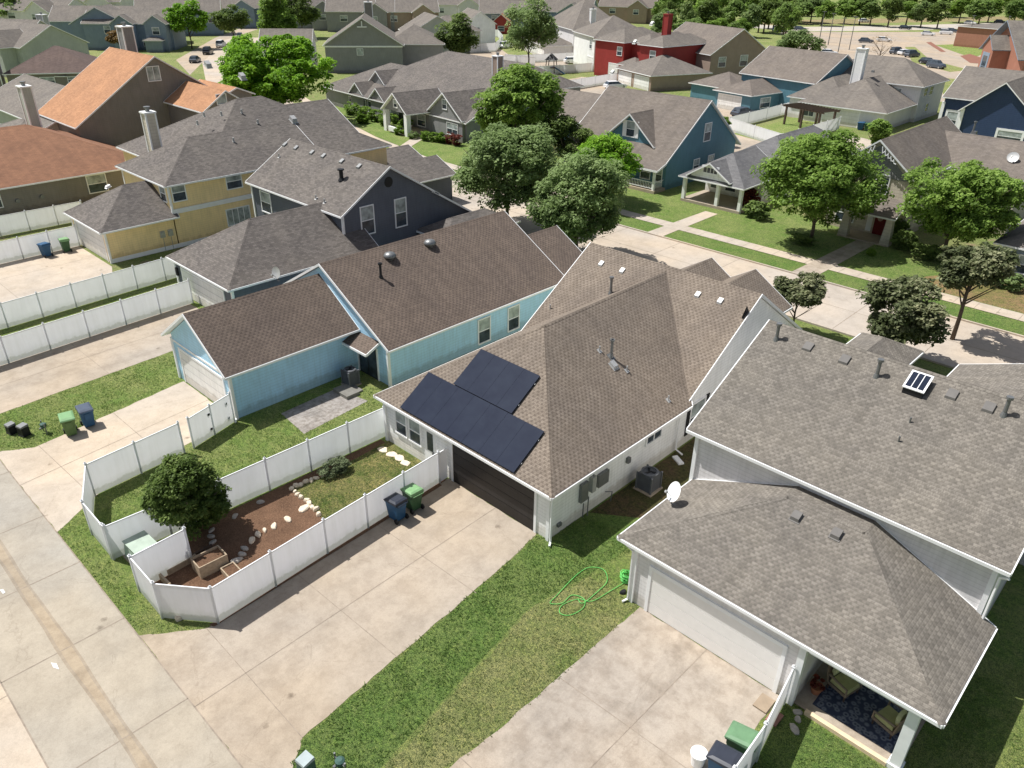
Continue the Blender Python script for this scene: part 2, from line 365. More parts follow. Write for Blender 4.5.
# ------------------------------------------------------------------ houses
TH = .17
class House:
    """design coordinates: world metres for the street's own houses (org = base corner), local ones for turned houses"""
    def __init__(s, name, label, org, rot=0, wall=V_WHITE, roof=S_GREY, trim=TRIM, group=None, cat='house', world=True):
        s.root = empty(name, (org[0], org[1], 0), rot, label, cat, group)
        s.off = (org[0], org[1], 0) if world else (0, 0, 0)
        s.wall, s.roof, s.trim = wall, roof, trim
        s.wm = MB(s.off); s.rm = MB(s.off); s.fm = MB(s.off); s.cm = s.rm
    def slab(s, polys, cap=True, fas=.13):
        ec = {}
        key = lambda p: (round(p[0], 3), round(p[1], 3), round(p[2], 3))
        for P in polys:
            s.rm.poly(P, uv=True)
            for a, b in zip(P, P[1:]+P[:1]): ec.setdefault(frozenset((key(a), key(b))), []).append((a, b, P))
            s.fm.poly([(p[0], p[1], p[2]-fas) for p in reversed(P)])
        for e, L in ec.items():
            if len(L) == 1:
                a, b, P = L[0]; c = [sum(p[i] for p in P)/len(P) for i in (0, 1)]
                d = Vector((b[0]-a[0], b[1]-a[1]))
                if d.length < 1e-5: continue
                d.normalize(); n = Vector((d.y, -d.x))
                if n.dot(Vector((c[0]-a[0], c[1]-a[1]))) > 0: n = -n
                lvl = abs(a[2]-b[2]) < .01
                o = .055 if lvl else .03
                A0 = Vector((a[0], a[1], a[2])); B0 = Vector((b[0], b[1], b[2]))
                t = Vector((n.x*o, n.y*o, 0)); up = Vector((0, 0, .012 if not lvl else -.02)); dn = Vector((0, 0, -fas-.02))
                A, B = A0-t*.4, B0-t*.4
                s.fm.hexa([tuple(A+dn), tuple(B+dn), tuple(B0+t+dn), tuple(A0+t+dn)], [tuple(A+up), tuple(B+up), tuple(B0+t+up), tuple(A0+t+up)])
            elif cap and (Vector(L[0][0])-Vector(L[0][1])).length > 1.3:
                a, b, P = L[0]
                for (_, _, Q) in L:
                    c = Vector([sum(p[i] for p in Q)/len(Q) for i in (0, 1, 2)])
                    A, B = Vector(a), Vector(b); d = (B-A).normalized(); m = c-A; m -= d*m.dot(d); m.normalize()
                    n = d.cross(m); n = n if n.z > 0 else -n
                    h = n*.009; wv = m*.14
                    s.cm.poly([tuple(A+h), tuple(B+h), tuple(B+h+wv), tuple(A+h+wv)], uv=True)
    def gable(s, x0, x1, y0, y1, ze, pitch, axis='y', oh=.4, ro=.35, z0=0, wall=True, rl=None, rh=None, zb=None):
        """ridge along axis. rl, rh: rake overhang at the low and the high end. ze: height of the eave edge"""
        rl = ro if rl is None else rl; rh = ro if rh is None else rh
        sw = (lambda p: (p[1], p[0], p[2])) if axis == 'x' else (lambda p: p)
        a0, a1, b0, b1 = (x0, x1, y0, y1) if axis == 'y' else (y0, y1, x0, x1)
        xm = (a0+a1)/2; zr = ze+((a1-a0)/2+oh)*pitch
        L = [(a0-oh, b0-rl, ze), (xm, b0-rl, zr), (xm, b1+rh, zr), (a0-oh, b1+rh, ze)]
        Q = [(a1+oh, b0-rl, ze), (a1+oh, b1+rh, ze), (xm, b1+rh, zr), (xm, b0-rl, zr)]
        s.slab([[sw(p) for p in L], [sw(p) for p in Q]])
        if wall:
            ws = ze+oh*pitch-TH; wr = zr-TH
            prof = [(a0, z0), (a1, z0), (a1, ws), (xm, wr), (a0, ws)]
            for b in (b0, b1): s.wm.poly([sw((p[0], b, p[1])) for p in prof])
            for i in range(5):
                p, q = prof[i], prof[(i+1) % 5]
                if i in (2, 3): continue
                s.wm.poly([sw((p[0], b0, p[1])), sw((q[0], b0, q[1])), sw((q[0], b1, q[1])), sw((p[0], b1, p[1]))])
        return zr
    def hip(s, x0, x1, y0, y1, ze, pitch, axis=None, oh=.4, lo=True, hi=True, z0=0, wall=True):
        """hipped block; lo/hi False makes that end of the ridge a gable"""
        X0, X1, Y0, Y1 = x0-oh, x1+oh, y0-oh, y1+oh
        axis = axis or ('x' if X1-X0 >= Y1-Y0 else 'y')
        sw = (lambda p: (p[1], p[0], p[2])) if axis == 'y' else (lambda p: p)
        a0, a1, b0, b1 = (X0, X1, Y0, Y1) if axis == 'x' else (Y0, Y1, X0, X1)
        h = (b1-b0)/2; zr = ze+h*pitch; bm = (b0+b1)/2
        r0 = a0+(h if lo else 0); r1 = a1-(h if hi else 0)
        if r1-r0 < .05: r0 = r1 = (r0+r1)/2; r1 += .001
        polys = [[(a0, b0, ze), (a1, b0, ze), (r1, bm, zr), (r0, bm, zr)], [(a1, b1, ze), (a0, b1, ze), (r0, bm, zr), (r1, bm, zr)]]
        if lo: polys.append([(a0, b1, ze), (a0, b0, ze), (r0, bm, zr)])
        if hi: polys.append([(a1, b0, ze), (a1, b1, ze), (r1, bm, zr)])
        s.slab([[sw(p) for p in P] for P in polys])
        if wall: s.wallbox(x0, x1, y0, y1, z0, ze+oh*pitch-TH)
        return zr
    def wallbox(s, x0, x1, y0, y1, z0, z1): s.wm.box(x0, x1, y0, y1, z0, z1)
    def part(s, name, mb, mats, smooth=False, parent=None):
        return mb.build(name, mats, parent or s.root, smooth)
    def mb(s): return MB(s.off)
    def _face(s, face, at):
        """returns f(a, d, z): a along the wall, d out of it"""
        ax, sg = face[1], (1 if face[0] == '+' else -1)
        return (lambda a, d, z: (at+sg*d, a, z)) if ax == 'x' else (lambda a, d, z: (a, at+sg*d, z))
    def fbox(s, m, face, at, a0, a1, d0, d1, z0, z1):
        f = s._face(face, at); p, q = f(a0, d0, z0), f(a1, d1, z1)
        m.box(min(p[0], q[0]), max(p[0], q[0]), min(p[1], q[1]), max(p[1], q[1]), z0, z1)
    def window(s, face, at, a0, a1, z0, z1, blind=True, fr=.09, split=True, cols=1, glass=None, trim=None):
        m = s.mb(); B = lambda *q: s.fbox(m, face, at, *q)
        B(a0-fr, a1+fr, 0, .07, z1, z1+fr); B(a0-fr, a1+fr, 0, .09, z0-fr, z0); B(a0-fr, a0, 0, .07, z0, z1); B(a1, a1+fr, 0, .07, z0, z1)
        zm = (z0+z1)/2
        if split: B(a0, a1, 0, .055, zm-.03, zm+.03)
        for i in range(1, cols): q = a0+(a1-a0)*i/cols; B(q-.03, q+.03, 0, .057, z0, z1)
        wo = s.part('window', m, trim or s.trim)
        g = s.mb(); G = lambda mi, za, zb: (setattr(g, 'm', mi), s.fbox(g, face, at, a0, a1, 0, .03, za, zb))
        if split: G(1 if blind else 0, zm, z1); G(0, z0, zm-.001)
        else: G(1 if blind else 0, z0, z1)
        s.part('pane', g, [glass or GLASS, GLASSB], parent=wo)
        return wo
    def garage(s, face, at, a0, a1, z1=2.15, mat=None, trim=None):
        m = s.mb(); B = lambda *q: s.fbox(m, face, at, *q)
        for i in range(4):
            zz = .02+(z1-.02)/4*i; B(a0, a1, 0, .03, zz+.012, zz+(z1-.02)/4-.012)
        B(a0, a1, 0, .012, .02, z1)
        d = s.part('garage_door', m, mat or DOORW)
        t = s.mb(); B2 = lambda *q: s.fbox(t, face, at, *q)
        B2(a0-.14, a1+.14, 0, .06, z1, z1+.16); B2(a0-.14, a0, 0, .06, 0, z1); B2(a1, a1+.14, 0, .06, 0, z1)
        s.part('frame', t, trim or s.trim, parent=d); return d
    def corners(s, pts, z0, z1, w=.13):
        for x, y in pts:
            m = s.mb(); m.box(x-w/2-.02, x+w/2+.02, y-w/2-.02, y+w/2+.02, z0, z1); s.part('corner_board', m, s.trim)
    def vent(s, x, y, z, slope=(0, 0), mat=None, sz=.36, h=.2):
        m = s.mb(); gx, gy = slope; q = sz/2; b = lambda dx, dy, e: (x+dx, y+dy, z+gx*dx+gy*dy+e)
        cs = ((-q, -q), (q, -q), (q, q), (-q, q))
        m.hexa([b(c[0]*1.25, c[1]*1.25, .0) for c in cs], [b(c[0]*1.25, c[1]*1.25, .03) for c in cs])
        m.hexa([b(*c, .03) for c in cs], [b(c[0]*.92, c[1]*.92, h) for c in cs])
        return s.part('roof_vent', m, mat or METAL)
    def pipe(s, x, y, z, slope=(0, 0), h=.8, r=.06, mat=None):
        m = s.mb(); gx, gy = slope; b = lambda dx, dy, e: (x+dx, y+dy, z+gx*dx+gy*dy+e)
        q = .17 if h > .5 else .11; cs = ((-q, -q), (q, -q), (q, q), (-q, q))
        m.hexa([b(*c, .005) for c in cs], [b(*c, .025) for c in cs])
        m.tube([(x, y, z-.05), (x, y, z+h)], r, 10)
        if h > .5: m.tube([(x, y, z+h*.9), (x, y, z+h*.9+.1)], r*1.7, 10); m.tube([(x, y, z), (x, y, z+.2)], [r*1.9, r*1.2], 10)
        return s.part('vent_pipe', m, mat or METAL)
    def turbine(s, x, y, z, r=.3):
        m = s.mb(); m.lathe((x, y, z), [(r*.5, -.15), (r*.5, .1), (r*.95, .13), (r, .25), (r*.75, .4), (r*.25, .47), (.02, .48)], 14)
        return s.part('roof_vent', m, METAL, True)
    def chimney(s, x, y, z0, z1, wx=1.3, wy=.8, mat=None, trim=None):
        m = s.mb(); m.box(x-wx/2, x+wx/2, y-wy/2, y+wy/2, z0, z1); c = s.part('chimney', m, mat or s.wall)
        t = s.mb()
        for dx in (-1, 1):
            for dy in (-1, 1): t.box(x+dx*wx/2-.07, x+dx*wx/2+.07, y+dy*wy/2-.07, y+dy*wy/2+.07, z0, z1-.001)
        t.box(x-wx/2-.12, x+wx/2+.12, y-wy/2-.12, y+wy/2+.12, z1, z1+.14); s.part('corner_trim', t, trim or s.trim, parent=c)
        p = s.mb(); p.tube([(x, y, z1+.14), (x, y, z1+.5)], .2, 10); p.tube([(x, y, z1+.45), (x, y, z1+.58)], .3, 10); s.part('flue', p, METAL, parent=c)
        return c
    def downspout(s, pts, r=.05, mat=None):
        m = s.mb(); m.tube(pts, r, 6); return s.part('downspout', m, mat or s.trim)
    def done(s):
        if s.wm.f: s.part('wall', s.wm, s.wall)
        ro = s.part('roof', s.rm, s.roof)
        s.part('fascia', s.fm, s.trim, parent=ro)
        return s.root

# ------------------------------------------------------------------ trees and shrubs
CROWNS = {}
def crown_mesh(key, rx, ry, rz, ncl, nl, ls, seed, rough=.25, flat=0.0, box=False, clr=None, smin=.5):
    if key in CROWNS: return CROWNS[key]
    rg = np.random.default_rng(seed)
    dirs = rg.normal(size=(ncl, 3)); dirs /= np.linalg.norm(dirs, axis=1)[:, None]
    lobes = rg.normal(size=(9, 3)); lobes /= np.linalg.norm(lobes, axis=1)[:, None]
    amp = rg.uniform(-1, 1, 9)
    irr = 1+rough*np.tanh((np.maximum(0, dirs@lobes.T)**3)@amp)
    rad = rg.uniform(smin, 1, ncl)**.6*irr
    nlb = max(5, ncl//9)
    ld = rg.normal(size=(nlb, 3)); ld /= np.linalg.norm(ld, axis=1)[:, None]
    lr = rg.uniform(.17, .42, nlb)*(1.0+.3*rough); lc = ld*((1.02-lr)*rg.uniform(.72, 1.08, nlb))[:, None]
    lt = rg.uniform(0, 1, nlb)
    if box:
        c = rg.uniform(-1, 1, (ncl, 3)); f = rg.integers(0, 3, ncl); c[np.arange(ncl), f] = np.sign(c[np.arange(ncl), f])*rg.uniform(.8, 1, ncl); cen = c
    elif ncl < 70:
        cen = dirs*rad[:, None]; wi = rg.integers(0, nlb, ncl)
    else:
        wi = rg.choice(nlb, ncl, p=lr**2/np.sum(lr**2)); dd_ = dirs+ld[wi]*.45; dd_ /= np.linalg.norm(dd_, axis=1)[:, None]
        cen = lc[wi]+dd_*(lr[wi]*rg.uniform(.75, 1.05, ncl))[:, None]
    if flat: cen[:, 2] = np.where(cen[:, 2] < 0, cen[:, 2]*(1-flat), cen[:, 2])
    S = np.array([rx, ry, rz])
    cr = (clr or .27)*.8*min(rx, rz) if not box else .3*min(rx, ry, rz)
    tone = rg.uniform(.05, .85, ncl) if box else np.clip(lt[wi]*.6+rg.uniform(0, .4, ncl), .02, .95)
    n = ncl*nl
    ci = np.repeat(np.arange(ncl), nl)
    d = rg.normal(size=(n, 3)); d /= np.linalg.norm(d, axis=1)[:, None]
    d[:, 2] = np.abs(d[:, 2])*rg.choice([1, 1, 1, -1], n)
    scl = rg.uniform(.55, 1.35, ncl)[ci]
    P = cen[ci]*S*(1-.18) + d*(cr*scl*rg.uniform(.45, 1, n)**.5)[:, None]*np.array([1.15, 1.15, .8])
    nr = d*.45+np.array([-.25, -.1, .85])+rg.normal(size=(n, 3))*.45; nr /= np.linalg.norm(nr, axis=1)[:, None]
    a = np.cross(nr, rg.normal(size=(n, 3))); a /= np.linalg.norm(a, axis=1)[:, None]; b = np.cross(nr, a)
    sz = (ls*rg.uniform(.6, 1.35, n))[:, None]
    V = np.stack([P-a*sz*.62, P-b*sz*.36+nr*sz*.08, P+a*sz*.62, P+b*sz*.36+nr*sz*.08], 1).reshape(-1, 3)
    me = bpy.data.meshes.new(key)
    me.vertices.add(4*n); me.vertices.foreach_set('co', V.ravel().astype(np.float32))
    me.loops.add(4*n); me.loops.foreach_set('vertex_index', np.arange(4*n, dtype=np.int32))
    me.polygons.add(n); me.polygons.foreach_set('loop_start', np.arange(0, 4*n, 4, dtype=np.int32)); me.polygons.foreach_set('loop_total', np.full(n, 4, dtype=np.int32))
    at = me.attributes.new('tone', 'FLOAT', 'FACE')
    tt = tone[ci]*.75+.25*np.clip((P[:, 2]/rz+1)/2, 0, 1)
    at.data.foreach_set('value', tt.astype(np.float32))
    me.update(); me.validate()
    CROWNS[key] = me; return me
def limb_mesh(h, r, spread, n=7, seed=0, lean=0):
    rr = random.Random(seed); m = MB()
    top = (lean, 0, h)
    m.tube([(0, 0, -.1), (lean*.2, .03*h, h*.35), (lean*.6, -.02*h, h*.75), top], [r*1.25, r, r*.85, r*.6], 9)
    for i in range(n):
        a = i*2.4+rr.random(); s0 = h*rr.uniform(.5, .95); L = spread*rr.uniform(.6, 1)
        p0 = Vector((lean*s0/h, 0, s0)); p1 = p0+Vector((math.cos(a)*L*.45, math.sin(a)*L*.45, L*.45)); p2 = p1+Vector((math.cos(a+.3)*L*.45, math.sin(a+.3)*L*.45, L*.45))
        m.tube([p0, p1, p2], [r*.5, r*.32, r*.12], 6)
    return m
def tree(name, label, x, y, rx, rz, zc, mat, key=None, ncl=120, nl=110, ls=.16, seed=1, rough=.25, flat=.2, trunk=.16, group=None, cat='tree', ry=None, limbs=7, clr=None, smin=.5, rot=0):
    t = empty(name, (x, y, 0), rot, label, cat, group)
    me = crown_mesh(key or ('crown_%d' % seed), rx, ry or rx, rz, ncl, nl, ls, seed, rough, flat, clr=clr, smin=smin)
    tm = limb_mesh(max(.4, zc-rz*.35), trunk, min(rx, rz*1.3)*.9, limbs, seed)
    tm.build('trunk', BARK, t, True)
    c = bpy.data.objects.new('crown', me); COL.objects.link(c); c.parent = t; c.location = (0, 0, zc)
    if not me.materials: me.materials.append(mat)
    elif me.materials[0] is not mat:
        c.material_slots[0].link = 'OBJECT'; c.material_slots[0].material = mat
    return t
def tree_px(name, label, u, v, wpx, hpx, mat, clear=1.2, **kw):
    """crown seen centred at u,v with the given apparent size"""
    zc = 4.0; wpx *= 1.27; hpx *= 1.25
    for _ in range(12):
        x, y = W(u, v, zc); d = depth(x, y, zc); rx = wpx/2*d/F; rz = hpx/2*d/F*.96
        zc = clear+rz*.92
    return tree(name, label, x, y, rx, rz, zc, mat, **kw)
BUSHES = {}
def bush(label, x, y, rx, ry, rz, mat, seed=1, box=False, name='shrub', ncl=26, nl=60, ls=.1, group=None, cat='shrub', rot=0):
    key = 'bush_%d_%s' % (seed, box)
    me = crown_mesh(key, 1, 1, 1, ncl, nl, ls/max(rx, ry, rz), seed, .15, 0, box, clr=.3)
    o = bpy.data.objects.new(name, me); COL.objects.link(o); o.location = (x, y, rz*.85); o.scale = (rx, ry, rz); o.rotation_euler = (0, 0, rot)
    if not me.materials: me.materials.append(mat)
    elif me.materials[0] is not mat: o.material_slots[0].link = 'OBJECT'; o.material_slots[0].material = mat
    return tag(o, label, cat, group)

# ================================================================== ground
m = MB(); m.poly([(-3000, -1500, 0), (1500, -1500, 0), (1500, 3000, 0), (-3000, 3000, 0)])
m.build('lawn_ground', GRASSF)['kind'] = 'structure'
# greener turf of the near plots
sheet('turf', [(-60, 5.4), (30, 5.4), (30, 51.6), (-60, 51.6)], .004, GRASS)
al = sheet('alley', [(-120, 1.1), (60, 1.1), (60, 5.45), (-120, 5.45)], .016, CONCA)
_r = random.Random(9); lo = []; hi = []
for i in range(130):
    x = -120+i*1.3; c = 3.28+.02*math.sin(x*.23)+.012*math.sin(x*1.1); wv = .19+.03*math.sin(x*.7+1)+_r.uniform(-.02, .02); lo.append((x, c-wv)); hi.append((x, c+wv))
sheet('alley_gutter_stain', lo+hi[::-1], .020, STRIP, parent=al)
sheet('alley_stain_edge', [(x, y-.05+_r.uniform(-.03, .02)) for x, y in lo]+[(x, y+.04) for x, y in lo[::-1]], .024, concrete('stain_edge', (.34, .295, .235, 1), .5), parent=al)
sheet('alley_stain_edge', [(x, y-.04) for x, y in hi]+[(x, y+.05+_r.uniform(-.02, .03)) for x, y in hi[::-1]], .024, bpy.data.materials['stain_edge'], parent=al)
joints(al, [((x, 1.1), (x, 5.45)) for x in (-44.8, -39.9, -35, -30.6, -26.05, -20.7, -15.4, -10.1, -5, 0)], .022, .04)
joints(al, [((-120, 1.1), (60, 1.1)), ((-120, 5.45), (60, 5.45))], .022, .05)
fp = sheet('opposite_driveway', [(-31.2, -8), (-19.8, -8), (-19.8, 1.08), (-31.2, 1.08)], .014, CONC3)
joints(fp, [((-25.3, -8), (-25.3, 1.08))], .019)
sheet('opposite_turf', [(-120, -30), (60, -30), (60, 1.08), (-120, 1.08)], .002, GRASS)

# main driveway
x0, y0 = -23.35, 20.62
dm = sheet('driveway', rag([(-24.75, 5.47), (-23.25, 7.45), (-23.95, 19.9), (-23.95, 20.62), (-17.95, 20.62), (-17.6, 18.5), (-16.95, 12), (-16.5, 7.4), (-15.7, 6.5), (-15.4, 5.47)]), .012, CONC)
joints(dm, [((-20.2, 5.47), (-20.6, 20.6)), ((-23.5, 11.55), (-16.9, 11.75)), ((-23.8, 15.9), (-17.2, 16.1)), ((-23.3, 7.45), (-16.5, 7.4))], .019)
# neighbour's driveway on the right
dr = sheet('driveway', rag([(-12.55, 5.47), (-12.05, 12), (-11.95, 20.22), (-5.85, 20.22), (-5.75, 5.47)]), .012, CONC2)
joints(dr, [((-9.0, 5.47), (-8.85, 20.2)), ((-12.0, 15.3), (-5.8, 15.5)), ((-12.2, 10.6), (-5.8, 10.7))], .019)
# blue house driveway
db = sheet('driveway', rag([(-42.35, 5.47), (-41.35, 7.1), (-42.75, 15.9), (-36.65, 15.9), (-34.95, 7.9), (-33.35, 5.47)]), .012, CONC3)
joints(db, [((-38.3, 5.47), (-39.6, 15.9)), ((-41.4, 7.3), (-34.9, 7.6)), ((-42.0, 11.4), (-35.7, 11.5))], .019)
# slate-blue house driveway, pale yellow house driveway
dn = sheet('driveway', rag([(-53.0, 5.47), (-53.95, 21.7), (-47.5, 21.7), (-46.35, 6.9), (-46.2, 5.47)]), .012, CONC)
joints(dn, [((-49.7, 5.47), (-50.6, 21.7)), ((-53.4, 13), (-46.8, 13.1))], .019)
dy = sheet('driveway', [(-72.3, 5.47), (-73.2, 20.7), (-65.5, 20.7), (-59.9, 18.6), (-59.2, 5.47)], .012, CONC3)
joints(dy, [((-68.5, 5.47), (-68.9, 20.7)), ((-72.6, 13), (-60.8, 13.1))], .019)
# strips of turf in different states
sheet('turf', [(-52.9, 5.5), (-54.6, 22), (-56.2, 22), (-54.6, 5.5)], .008, GRASS)
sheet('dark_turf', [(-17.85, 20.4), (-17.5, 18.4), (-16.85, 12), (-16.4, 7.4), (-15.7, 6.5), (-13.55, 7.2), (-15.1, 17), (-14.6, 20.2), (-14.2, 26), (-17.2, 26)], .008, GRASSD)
sheet('dry_turf', rag([(-13.55, 5.5), (-13.4, 7.2), (-15.0, 17), (-14.5, 20.2), (-12.0, 20.2), (-12.1, 12), (-12.6, 5.5)], .09, .4, 5), .009, GRASSY)
sheet('dark_turf', [(-5.8, 5.5), (-5.6, 20.0), (10, 20), (20, 60), (30, 5.5)], .006, GRASSD)
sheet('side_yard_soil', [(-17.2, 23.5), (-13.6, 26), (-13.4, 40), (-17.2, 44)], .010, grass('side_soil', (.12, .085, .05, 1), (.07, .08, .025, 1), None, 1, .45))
# the street in front and its kerbs and pavements
st = sheet('street', [(-90, 51.6), (60, 51.6), (60, 59.95), (-64, 59.95), (-78, 61.6), (-92, 64.2), (-115, 71), (-150, 84), (-190, 104), (-230, 130), (-236, 121), (-196, 94), (-154, 74), (-118, 60.6), (-100, 53.5)], .014, CONCS)
joints(st, [((x, 51.6), (x, 59.95)) for x in range(-60, 30, 6)]+[((-64, 55.8), (60, 55.8))], .020, .05)
kb = MB()
far_kerb = [(60, 60.02), (-64, 60.02), (-78, 61.7), (-92, 64.3), (-115, 71.1), (-150, 84.1)]
for a, b in zip(far_kerb, far_kerb[1:]): kb.beam(a, b, .16, 0, .13)
kb.beam((60, 51.52), (-90, 51.52), .16, 0, .13)
o = kb.build('kerb', CONC3); o['kind'] = 'structure'
sheet('verge_turf', [(60, 60.1), (-64, 60.1), (-78, 61.8), (-92, 64.4), (-115, 71.3), (-115, 73), (-92, 66.2), (-78, 63.5), (-64, 62.95), (60, 62.95)], .030, grass('verge', (.12, .21, .045, 1), (.2, .25, .08, 1), None, 1, .45))
sw = sheet('pavement', [(60, 63.0), (-64, 63.0), (-78, 63.6), (-92, 66.3), (-115, 73.1), (-150, 86), (-150, 87.6), (-115, 74.7), (-92, 67.9), (-78, 65.2), (-64, 64.55), (60, 64.55)], .045, CONC3)
joints(sw, [((x, 63), (x, 64.55)) for x in np.arange(-63, 20, 1.5)], .052, .03)
sheet('front_lawn', [(20, 64.6), (-64, 64.6), (-78, 65.25), (-92, 68), (-115, 74.8), (-118, 84), (-90, 82), (-60, 76), (20, 76)], .030, grass('front_lawn_green', (.14, .225, .05, 1), (.24, .28, .1, 1), None, 1, .4))
sheet('dry_front_lawn', [(-17.3, 64.7), (-16.9, 67.5), (-14, 71.5), (-10, 73.5), (10, 73), (10, 64.7)], .038, grass('dry_front', (.33, .225, .12, 1), (.16, .19, .05, 1), None, .7, .15))
fw = sheet('front_path', [W(655, 193), W(686, 209), W(735, 187.5), W(722, 184)], .050, CONC3)
fw2 = sheet('front_path', [(-39.9, 60.15), (-38.15, 60.15), (-38.3, 70.3), (-39.75, 70.3)], .055, CONC3)
sheet('front_path', [(-25.3, 60.15), (-23.4, 60.15), (-23.2, 72.4), (-24.9, 72.4)], .055, CONC2)
sheet('front_path', [(-84.2, 65.4), (-82.2, 65), (-86.6, 72.2), (-88.6, 72.2)], .055, CONC3)
bpy.data.objects.remove(fw)
# rear drives and lanes beyond the first row across the street
P = lambda L, z=0: [W(u, v, z) for u, v in L]
sheet('rear_lane', [(-49, 96), (-30, 94), (-30, 108), (-60, 112), (-62, 128), (-74, 127), (-80, 118), (-95, 128), (-100, 140), (-112, 138), (-110, 120), (-70, 100)], .012, CONCD)
sheet('rear_lane', [(-130, 118), (-122, 132), (-131, 162), (-142, 175), (-150, 172), (-142, 150), (-150, 128), (-178, 150), (-210, 165), (-214, 156), (-180, 138), (-150, 112)], .012, CONCD)
sheet('rear_lane', P([(190, 75), (225, 40), (262, 28), (300, 22), (300, 14), (262, 20), (215, 38), (176, 60)]), .018, CONCD)
sheet('rear_yard', [(-49, 112), (-30, 108), (-30, 120), (-42, 119), (-48, 121)], .016, CONC3)
sheet('car_park', P([(800, 62), (858, 98), (945, 102), (1024, 118), (1024, 60), (990, 48), (955, 46), (1000, 34), (960, 32), (780, 32)]), .015, CONCD)
sheet('ring_road', P([(700, 24), (800, 31.5), (900, 30.5), (1024, 27), (1024, 22), (900, 25.5), (800, 27), (700, 21)]), .020, concrete('concrete_lane', (.5, .46, .4, 1), .2))
sheet('island_turf', P([(935, 45), (972, 58), (990, 52), (965, 44)]), .028, GRASS)
sheet('island_turf', P([(905, 47), (912, 62), (950, 72), (970, 70), (930, 60), (915, 47)]), .028, GRASSY)
sheet('school_turf', P([(940, 84), (945, 100), (962, 107), (968, 80), (942, 78)]), .028, GRASSY)
sheet('red_kerb', P([(926, 42.5), (941, 52), (946, 52), (931, 42)]), .034, BRICK)
sheet('red_kerb', P([(960, 56), (970, 63), (985, 64), (982, 58), (970, 54)]), .034, BRICK)
sheet('bare_bank', P([(745, 26), (1024, 20), (1024, 16), (740, 21)]), .016, grass('bank', (.32, .24, .15, 1), (.2, .2, .08, 1), None, .3, .3))

# ================================================================== near houses
# ---- the central house with the solar panels
h = House('house', 'pale siding house in the middle with two solar arrays and a dark garage door', (-28.8, 20.65), wall=V_WHITE, roof=S_MAIN)
zr = h.hip(-28.8, -17.3, 20.65, 46, 2.8, .65, axis='y', oh=.4, lo=True, hi=False, wall=False)
h.rm, h.fm = h.mb(), h.mb(); h.cm = h.rm
# rear wing: hip end toward the alley, ridge running into the front block
ex0, ex1, ey, ze, pt = -29.25, -16.87, 20.28, 2.8, .65
xm = (ex0+ex1)/2; hr = ze+(ex1-ex0)/2*pt; hy = ey+(hr-ze)/pt; ry = 37.1
h.slab([[(ex0, ey, ze), (ex1, ey, ze), (xm, hy, hr)],
        [(ex1, ey, ze), (ex1, 31.2, ze), (xm, ry+.3, hr), (xm, hy, hr)],
        [(xm, hy, hr), (xm, ry+.3, hr), (ex0, 31.2, ze), (ex0, ey, ze)]])
h.wallbox(-28.85, -17.3, 20.65, 31.4, 0, ze+.2)
# front block, ridge parallel to the street
h.gable(-28.75, -17.3, 31.4, 43.7, 2.8, .65, axis='x', oh=.38, rl=.28, rh=.18)
for gx, hw in ((-24.6, 2.5), (-21.35, 2.6)):
    h.gable(gx-hw, gx+hw, 38.6, 44.9, 3.55, .62, axis='y', oh=.25, rl=0, rh=.3, wall=True)
for a0, a1 in ((-27.93, -27.13), (-26.83, -26.0)): h.window('-y', 20.65, a0, a1, 1.0, 2.3)
d = h.mb(); h.fbox(d, '-y', 20.65, -25.66, -24.78, 0, .05, .02, 2.32); dd = h.part('door', d, TRIM)
g = h.mb(); h.fbox(g, '-y', 20.65, -25.45, -25.0, .05, .06, 1.05, 2.12); h.part('pane', g, GLASS, parent=dd)
g = h.mb(); h.fbox(g, '-y', 20.65, -25.03, -24.95, .05, .12, .95, 1.1); h.part('handle', g, METAL, parent=dd)
h.garage('-y', 20.65, -23.55, -18.15, 2.35, mat=DOORD)
h.corners([(-17.3, 20.65), (-28.85, 20.65)], 0, 2.85)
h.window('+x', -17.3, 27.9, 29.1, 1.75, 2.3, split=False, cols=2, blind=False)
h.window('+x', -17.3, 31.9, 33.2, .7, 2.3)
for a in (31.55, 33.35):
    m = h.mb(); h.fbox(m, '+x', -17.3, a, a+.3, 0, .05, .55, 2.4); h.part('shutter', m, BLACK)
m = h.mb(); m.poly([(-17.24, 36.3, 5.65), (-17.24, 36.65, 6.15), (-17.24, 36.3, 6.65), (-17.24, 35.95, 6.15)]); m.poly([(-17.28, 36.3, 5.6), (-17.28, 36.7, 6.15), (-17.28, 36.3, 6.7), (-17.28, 35.9, 6.15)])
h.part('gable_vent', m, BLACK)
for y, w_, za, zb_, n in ((22.95, .5, 1.0, 2.0, 0), (23.55, .28, 1.25, 2.1, 1), (24.35, .75, 1.2, 1.9, 2), (26.35, .22, 1.45, 1.75, 3)):
    m = h.mb(); h.fbox(m, '+x', -17.3, y-w_/2, y+w_/2, .0, .16 if n != 1 else .22, za, zb_)
    mb_ = h.part('meter_box', m, METAL if n != 1 else METALL)
for pp in ([(-17.15, 23.25, 0), (-17.15, 23.25, 1.1)], [(-17.15, 22.9, .9), (-17.15, 22.9, .1)], [(-17.2, 23.6, 2.1), (-17.2, 23.6, 2.7)], [(-17.05, 24.9, .0), (-17.0, 24.9, .6), (-17.1, 24.5, .75)]):
    m = h.mb(); m.tube(pp, .03, 6); h.part('conduit', m, METAL)
m = h.mb(); h.fbox(m, '+x', -17.3, 21.2, 21.45, 0, .12, .45, .62); h.part('wall_outlet', m, METAL)
h.downspout([(-16.95, 30.6, 2.7), (-17.15, 30.6, 2.5), (-17.15, 30.6, .25), (-16.7, 30.6, .1)])
